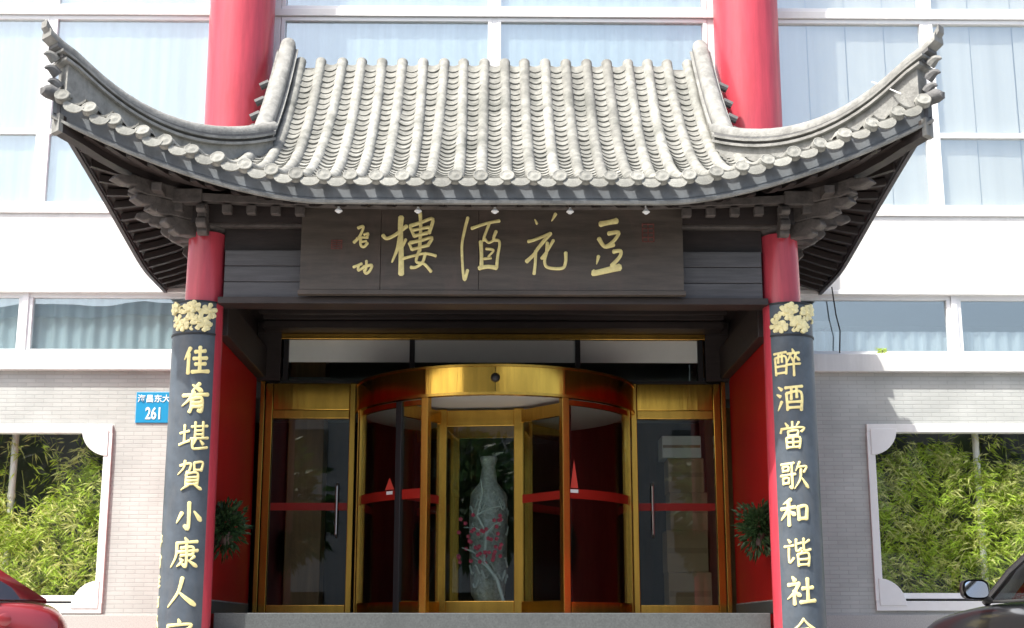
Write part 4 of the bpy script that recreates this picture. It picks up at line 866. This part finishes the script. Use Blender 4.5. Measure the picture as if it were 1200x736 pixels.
for s in (-1, 1):   # bushy plants in brackets on the red side walls
    rnd = random.Random(20 + s); lx, ly, lz = s * 2.60, -2.12, 0.80
    t = thing('wall_plant', {-1: 'dark green bushy plant on the left red wall behind the couplet board', 1: 'dark green bushy plant on the right red wall behind the couplet board'}[s], 'plant', (lx, ly, lz - 0.16), 'bushy plants on the red walls')
    MB().lathe([(0.05, -0.02), (0.075, 0.08), (0.08, 0.1)], 14).build('planter', 'terracotta', t, True)
    MB().box(min(0.0, s * 0.115), max(0.0, s * 0.115), -0.02, 0.02, -0.02, 0.02).build('bracket', 'darkmetal', t)
    f = MB()
    for i in range(800):
        u = Vector((rnd.gauss(0, 1), rnd.gauss(0, 1), rnd.gauss(0, 1))).normalized(); q = u * (0.20 * rnd.random() ** 0.45 * (0.75 + 0.35 * math.sin(3 * math.atan2(u.z, u.y) + 2 * u.x))); q.z *= 1.35
        if s * q.x > 0.1: q.x *= 0.45
        leaf_quad(f, Vector((0, 0, 0.17)) + q, u + Vector((0, 0, 0.25)), rnd.uniform(0.05, 0.11), rnd.uniform(0.012, 0.022), rnd)
    o = f.build('foliage', 'leaf', t); o['kind'] = 'stuff'
    for i in range(5): MB().tube([(0, 0, 0.08), (rnd.uniform(-0.06, 0.06), rnd.uniform(-0.08, 0.08), 0.2), (rnd.uniform(-0.1, 0.06) * s, rnd.uniform(-0.12, 0.12), 0.32)], [0.008, 0.006, 0.003], 5).build('stem', 'stem', t)
wp = at(1033, 407, -0.05); t = thing('weed', 'small green weed growing on the ledge under the right window', 'weed', (wp.x, -0.05, 2.932)); rnd = random.Random(4); f = MB()
for i in range(60):
    a = rnd.random() * 6.28; leaf_quad(f, Vector((rnd.uniform(-0.05, 0.05), rnd.uniform(-0.015, 0.015), rnd.uniform(0, 0.05))), Vector((math.cos(a), 0.3 * math.sin(a), 0.9)), rnd.uniform(0.03, 0.06), 0.007, rnd)
o = f.build('foliage', 'bamboo', t); o['kind'] = 'stuff'; MB().tube([(0, 0, -0.001), (0.01, 0, 0.05)], 0.004, 5).build('stem', 'stem', t)

# hanging cable on the right, thin stay wire on the right hip
p0 = at(974, 322, -0.10); p1 = at(984, 414, -0.10)
tag(MB().tube([(p0.x, -0.1, 3.72), (p0.x + 0.03, -0.1, 3.4), (p0.x + 0.07, -0.1, 3.2), (p1.x, -0.1, 2.935)], 0.008, 6).build('hanging_cable', 'cable', None, True), 'thin black cable hanging across the window right of the portico', 'cable')
a = at(1022, 96, -3.25); b = at(1056, 110, -3.78)
tag(MB().tube([(a.x, -3.25, a.z), ((a.x + b.x) / 2, -3.5, (a.z + b.z) / 2 + 0.01), (b.x, -3.78, b.z)], 0.007, 6).build('stay_wire', 'pipe', None, True), 'thin pale wire stretched over the right upswept roof ridge', 'wire')

# ------------------------------------------------------------------ house number plate
def text_mesh(body, size, bold):
    cu = bpy.data.curves.new('lettering', 'FONT'); cu.body = body; cu.size = size; cu.extrude = 0.002; cu.offset = bold; cu.align_x = 'LEFT'
    o = bpy.data.objects.new('lettering', cu); col.objects.link(o); bpy.context.view_layer.update()
    me = bpy.data.meshes.new_from_object(o.evaluated_get(bpy.context.evaluated_depsgraph_get())); bpy.data.objects.remove(o); me.materials.clear(); return me
plate = thing('number_plate', 'small blue street number plate reading 261 on the brick wall', 'sign', (-3.84, -0.002, 2.12))
MB().box(-0.245, 0.29, -0.012, 0, 0, 0.355).build('plate', 'bluesign', plate, bevel=0.004)
for body, size, x, z, bold in (('261', 0.19, -0.135, 0.045, 0.004), ('海昌东大街', 0.094, -0.232, 0.245, 0.0015)):
    me = text_mesh(body, size, bold); me.materials.append(M['signwhite']); o = link('lettering', me, plate, (x, -0.0145, z), (R(90), 0, 0)); o.scale = (0.68 if body == '261' else 1.0, 1, 1)

# ------------------------------------------------------------------ cars
def car(name, label, paint, loc, heading, kind):
    t = thing(name, label, 'car', loc); t.rotation_euler = (0, 0, heading)
    # local: +x is the front; stations of the lower body
    st = [(-2.22, 0.62, 0.42, 0.70), (-2.14, 0.76, 0.30, 0.86), (-1.95, 0.83, 0.24, 0.935), (-1.55, 0.865, 0.20, 0.955), (-0.9, 0.875, 0.19, 0.94), (0.0, 0.875, 0.19, 0.93), (0.75, 0.87, 0.19, 0.93),
          (1.1, 0.865, 0.19, 0.90), (1.6, 0.84, 0.20, 0.845), (1.95, 0.77, 0.24, 0.78), (2.14, 0.66, 0.30, 0.70), (2.22, 0.5, 0.42, 0.60)]
    mb = MB(); vs = []; K = None
    for x, w, zb, zt in st:
        sec = [(w * 0.86, zb), (w * 0.97, zb + 0.08), (w, zb + 0.5 * (zt - zb)), (w * 0.985, zt - 0.14), (w * 0.95, zt - 0.045), (w * 0.85, zt - 0.005), (w * 0.5, zt + 0.018)]
        ring = sec + [(0, zt + 0.025)] + [(-a, b) for a, b in reversed(sec)]; K = len(ring); vs += [(x, a, b) for a, b in ring]
    fs = [(i * K + k, i * K + (k + 1) % K, (i + 1) * K + (k + 1) % K, (i + 1) * K + k) for i in range(len(st) - 1) for k in range(K)] + [tuple(range(K)), tuple((len(st) - 1) * K + k for k in range(K))]
    body = mb.add(vs, fs).build('body', paint, t, True)
    sub = body.modifiers.new('subdivision', 'SUBSURF'); sub.levels = 1; sub.render_levels = 2
    # greenhouse
    q_ = -0.30 if kind == 'red' else 0.0
    low = [(-1.72 + q_, 0.62, 0.945), (-1.35 + q_, 0.79, 0.945), (-0.5, 0.81, 0.93), (0.45, 0.80, 0.925), (0.98, 0.66, 0.93)]
    top = [(-0.98 + q_, 0.50, 1.385), (-0.85 + q_, 0.555, 1.41), (-0.35, 0.57, 1.435), (0.15, 0.56, 1.425), (0.30, 0.52, 1.395)]
    gl = MB(); vs = []
    for L_, T_ in zip(low, top):
        for s in (1, -1): pass
    ringL = [(x, y, z) for x, y, z in low] + [(x, -y, z) for x, y, z in reversed(low)]
    ringT = [(x, y, z) for x, y, z in top] + [(x, -y, z) for x, y, z in reversed(top)]
    ringM = [tuple(a * 0.5 + b * 0.5 + c for a, b, c in zip(p, q, (0, (0.02 if p[1] > 0 else -0.02), 0.01))) for p, q in zip(ringL, ringT)]
    n = len(ringL); vs = ringL + ringM + ringT
    gl.add(vs, [(r * n + i, r * n + (i + 1) % n, (r + 1) * n + (i + 1) % n, (r + 1) * n + i) for r in (0, 1) for i in range(n)]).build('window_glass', 'carglass', t, True)
    rf = MB(); cz = 0.045
    rows = [[(x, y * f, z + cz * (1 - f * f) + 0.004) for f in (1.02, 0.6, 0.2, -0.2, -0.6, -1.02)] for x, y, z in top]
    rf.add([p for r in rows for p in r], [(i * 6 + k, i * 6 + k + 1, (i + 1) * 6 + k + 1, (i + 1) * 6 + k) for i in range(4) for k in range(5)])
    o = rf.build('roof', paint, t, True); sm = o.modifiers.new('solid', 'SOLIDIFY'); sm.thickness = 0.03
    for s in (1, -1):
        def pil(a, b, w, nm='pillar'):
            mid = [(p + q) / 2 for p, q in zip(a, b)]; mid[1] += s * 0.022; mid[2] += 0.01
            MB().tube([a, mid, b], w, 8).build(nm, paint, t, True)
        sg = lambda p: (p[0], s * p[1], p[2])
        pil(sg(low[4]), sg(top[4]), 0.035); pil(sg(low[3]), sg(top[3]), 0.02) if False else None
        # broad rear pillar
        q = [Vector(sg(low[0])), Vector(sg(low[1])) + Vector((0.10, s * 0.005, 0)), Vector(sg(top[1])) + Vector((0.12, s * 0.004, 0)), Vector(sg(top[0]))]
        o = MB().add([v + Vector((0, s * 0.012, 0.006)) for v in q] + [(q[0] + q[3]) / 2 + Vector((0, s * 0.035, 0.02)), (q[1] + q[2]) / 2 + Vector((0, s * 0.035, 0.012))], [(0, 1, 5, 4), (4, 5, 2, 3)]).build('rear_pillar', paint, t, True)
        sm = o.modifiers.new('solid', 'SOLIDIFY'); sm.thickness = 0.02
        MB().tube([sg(p) for p in (top[0], top[1], top[2], top[3], top[4])], 0.022, 8).build('roof_rail', paint, t, True)
        a = Vector(sg(low[2])) + Vector((0.0, 0, 0)); b = Vector(sg(top[2])) + Vector((0.02, 0, 0)); m_ = (a + b) / 2 + Vector((0, s * 0.022, 0.01)); MB().tube([a, m_, b], 0.024, 6).build('middle_pillar', 'rubber', t, True)
        trim = [Vector(sg(p)) + Vector((0, s * 0.012, 0.008)) for p in low[1:]]; MB().tube(trim, 0.013, 6).build('window_trim', 'rubber', t, True)
        rt_ = [Vector(sg(low[1])) + Vector((0.12, s * 0.02, 0.012)), (Vector(sg(low[1])) + Vector(sg(top[1]))) / 2 + Vector((0.13, s * 0.045, 0.02)), Vector(sg(top[1])) + Vector((0.14, s * 0.015, -0.01))]
        MB().tube(rt_, 0.014, 6).build('window_trim', 'rubber', t, True)
        # door mirror with housing and glass
        mc = Vector((0.62, s * 0.97, 1.03))
        mr = MB(); vs = []
        for dx, f in ((0.075, 0.35), (0.055, 0.75), (0.01, 1.0), (-0.045, 1.0)):
            for k in range(16):
                a = 2 * math.pi * k / 16; ca, sa = math.cos(a), math.sin(a); vs.append((mc.x + dx, mc.y + 0.115 * f * math.copysign(abs(ca) ** 0.6, ca), mc.z + 0.08 * f * math.copysign(abs(sa) ** 0.6, sa)))
        mh = mr.add(vs, [(i * 16 + k, i * 16 + (k + 1) % 16, (i + 1) * 16 + (k + 1) % 16, (i + 1) * 16 + k) for i in range(3) for k in range(16)] + [tuple(range(16))]).build('mirror', paint, t, True)
        MB().plate([(0.100 * math.copysign(abs(math.cos(k * math.pi / 10)) ** 0.6, math.cos(k * math.pi / 10)), 0.066 * math.copysign(abs(math.sin(k * math.pi / 10)) ** 0.6, math.sin(k * math.pi / 10))) for k in range(20)],
                   lambda u, v, h: (mc.x - 0.052 - h + v * 0.22, mc.y + u, mc.z + v), 0.004).build('mirror_glass', 'mirrorglass', mh)
        MB().tube([(0.66, s * 0.80, 0.94), (0.64, s * 0.88, 0.97)], 0.028, 8).build('mirror_stalk', 'rubber', mh, True)
        for wx in (-1.32, 1.36):
            wl_ = MB().lathe([(0.22, -0.1), (0.30, -0.1), (0.315, -0.06), (0.315, 0.06), (0.30, 0.1), (0.22, 0.1)], 28).build('wheel', 'rubber', t, True); wl_.matrix_local = Matrix.Translation((wx, s * 0.80, 0.315)) @ Matrix.Rotation(R(90), 4, 'X')
            MB().lathe([(0.21, -0.095), (0.2, -0.105), (0.05, -0.09), (0.02, -0.09)] if s > 0 else [(0.02, 0.09), (0.05, 0.09), (0.2, 0.105), (0.21, 0.095)], 20).build('rim', 'steel', wl_, True)
        MB().box(-0.25, -0.05, s * 0.878 - 0.012, s * 0.878 + 0.012, 0.76, 0.785).build('door_handle', paint, t, bevel=0.005)
        MB().lathe([(0.11, 0), (0.10, 0.02), (0.06, 0.035), (0.01, 0.04)], 18).build('headlight', 'lamp', t, True).matrix_local = Matrix.Translation((1.98, s * 0.62, 0.66)) @ Matrix.Rotation(R(80), 4, 'Y') @ Matrix.Rotation(s * R(-24), 4, 'X')
        MB().box(-2.17, -2.05, s * 0.60 - 0.09, s * 0.60 + 0.09, 0.52, 0.66).build('tail_light', 'taillamp', t, bevel=0.03)
    MB().lathe([(0.05, 0), (0.05, 0.006), (0.044, 0.009)], 20).build('fuel_flap', paint, t, True).matrix_local = Matrix.Translation((-1.72, 0.858, 0.79)) @ Matrix.Rotation(R(-90), 4, 'X')
    MB().box(-1.2, 0.7, -0.7, 0.7, 0.35, 0.80).build('interior', 'interior', t)
    for sx, sy in ((0.1, 0.36), (0.1, -0.36), (-0.8, 0.36), (-0.8, -0.36)): MB().box(sx - 0.3, sx - 0.16, sy - 0.22, sy + 0.22, 0.75, 1.12).build('seat_back', 'interior', t, bevel=0.05)
    return t
# red car: tail towards the entrance, nose to the left; charcoal car: nose towards the street
p = at(75, 718, -4.35)
car('parked_car', 'dark red sedan parked at the left edge with its tail toward the portico', 'carred', (p.x - 2.26, -4.35, GZ), R(197), 'red')
hd = R(101); f = Vector((math.cos(hd), math.sin(hd), 0)); rgt = Vector((-f.y, f.x, 0)); mp = at(1140, 685, -4.5)
c = mp - f * 0.62 - rgt * 0.97; car('parked_car', 'charcoal car parked at the right edge with one door mirror showing', 'cardark', (c.x, c.y, GZ), hd, 'dark')

# ------------------------------------------------------------------ across the street (seen only in the glass and brass)
rnd = random.Random(31)
for i, (x0, x1, h, lb) in enumerate(((-60, -24, 9.0, 'long grey concrete block across the street, left of the tall block'), (-22, 4, 14.0, 'tall grey concrete block across the street facing the portico'), (6, 60, 10.5, 'broad grey concrete block across the street, right of the tall block'))):
    t = thing('street_building', lb, 'building', ((x0 + x1) / 2, -47, GZ - 0.45), 'buildings across the street'); hw = (x1 - x0) / 2
    MB().box(-hw, hw, -5, 5, 0, h).build('wall', 'streetwall', t); MB().box(-hw - 0.3, hw + 0.3, -5.3, 5.3, h + 0.002, h + 0.5).build('cornice', 'room', t)
    wm = MB().box(-0.9, 0.9, 0, 0.05, 0, 1.7).mesh('window'); wm.materials.append(M['carglass'])
    for k in range(int(2 * hw // 4)):
        for j in range(int(h // 3.3)): link('window', wm, t, (-hw + 2.3 + 4 * k, 5.003, 1.0 + 3.3 * j))
ck = MB()
for k in range(1300):
    u = Vector((rnd.gauss(0, 1), rnd.gauss(0, 1), rnd.gauss(0, 1))).normalized() * (rnd.random() ** 0.4); lob = rnd.choice([(0, 0, 0, 1.9), (1.3, 0.3, -0.5, 1.4), (-1.2, -0.4, -0.3, 1.5), (0.2, 1.0, 0.8, 1.3)])
    leaf_quad(ck, Vector((lob[0] + u.x * lob[3], lob[1] + u.y * lob[3], 5.2 + lob[2] + u.z * lob[3])), u, rnd.uniform(0.35, 0.6), rnd.uniform(0.12, 0.2), rnd)
cm = ck.mesh('crown'); cm.materials.append(M['leaf'])
tm = MB().tube([(0, 0, 0), (0.05, 0, 1.8), (0, 0.05, 3.4), (0.2, 0.1, 5.2)], [0.2, 0.16, 0.13, 0.05], 9)
for dx, dy in ((1.2, 0.3), (-1.1, -0.4), (0.3, 1.0)): tm.tube([(0, 0.03, 3.0), (dx * 0.5, dy * 0.5, 4.0), (dx, dy, 5.0)], [0.09, 0.06, 0.03], 7)
tm = tm.mesh('trunk', True); tm.materials.append(M['stem'])
for k in range(9):
    x = -30 + 7.4 * k + rnd.uniform(-1, 1); t = thing('street_tree', 'leafy street tree across the road, %s from its left end' % ('first', 'second', 'third', 'fourth', 'fifth', 'sixth', 'seventh', 'eighth', 'ninth')[k], 'tree', (x, -28 + rnd.uniform(-0.6, 0.6), GZ - 0.45), 'street trees across the road'); t.rotation_euler = (0, 0, rnd.random() * 6); t.scale = (rnd.uniform(0.9, 1.15),) * 3
    link('trunk', tm, t); o = link('crown', cm, t); o['kind'] = 'stuff'
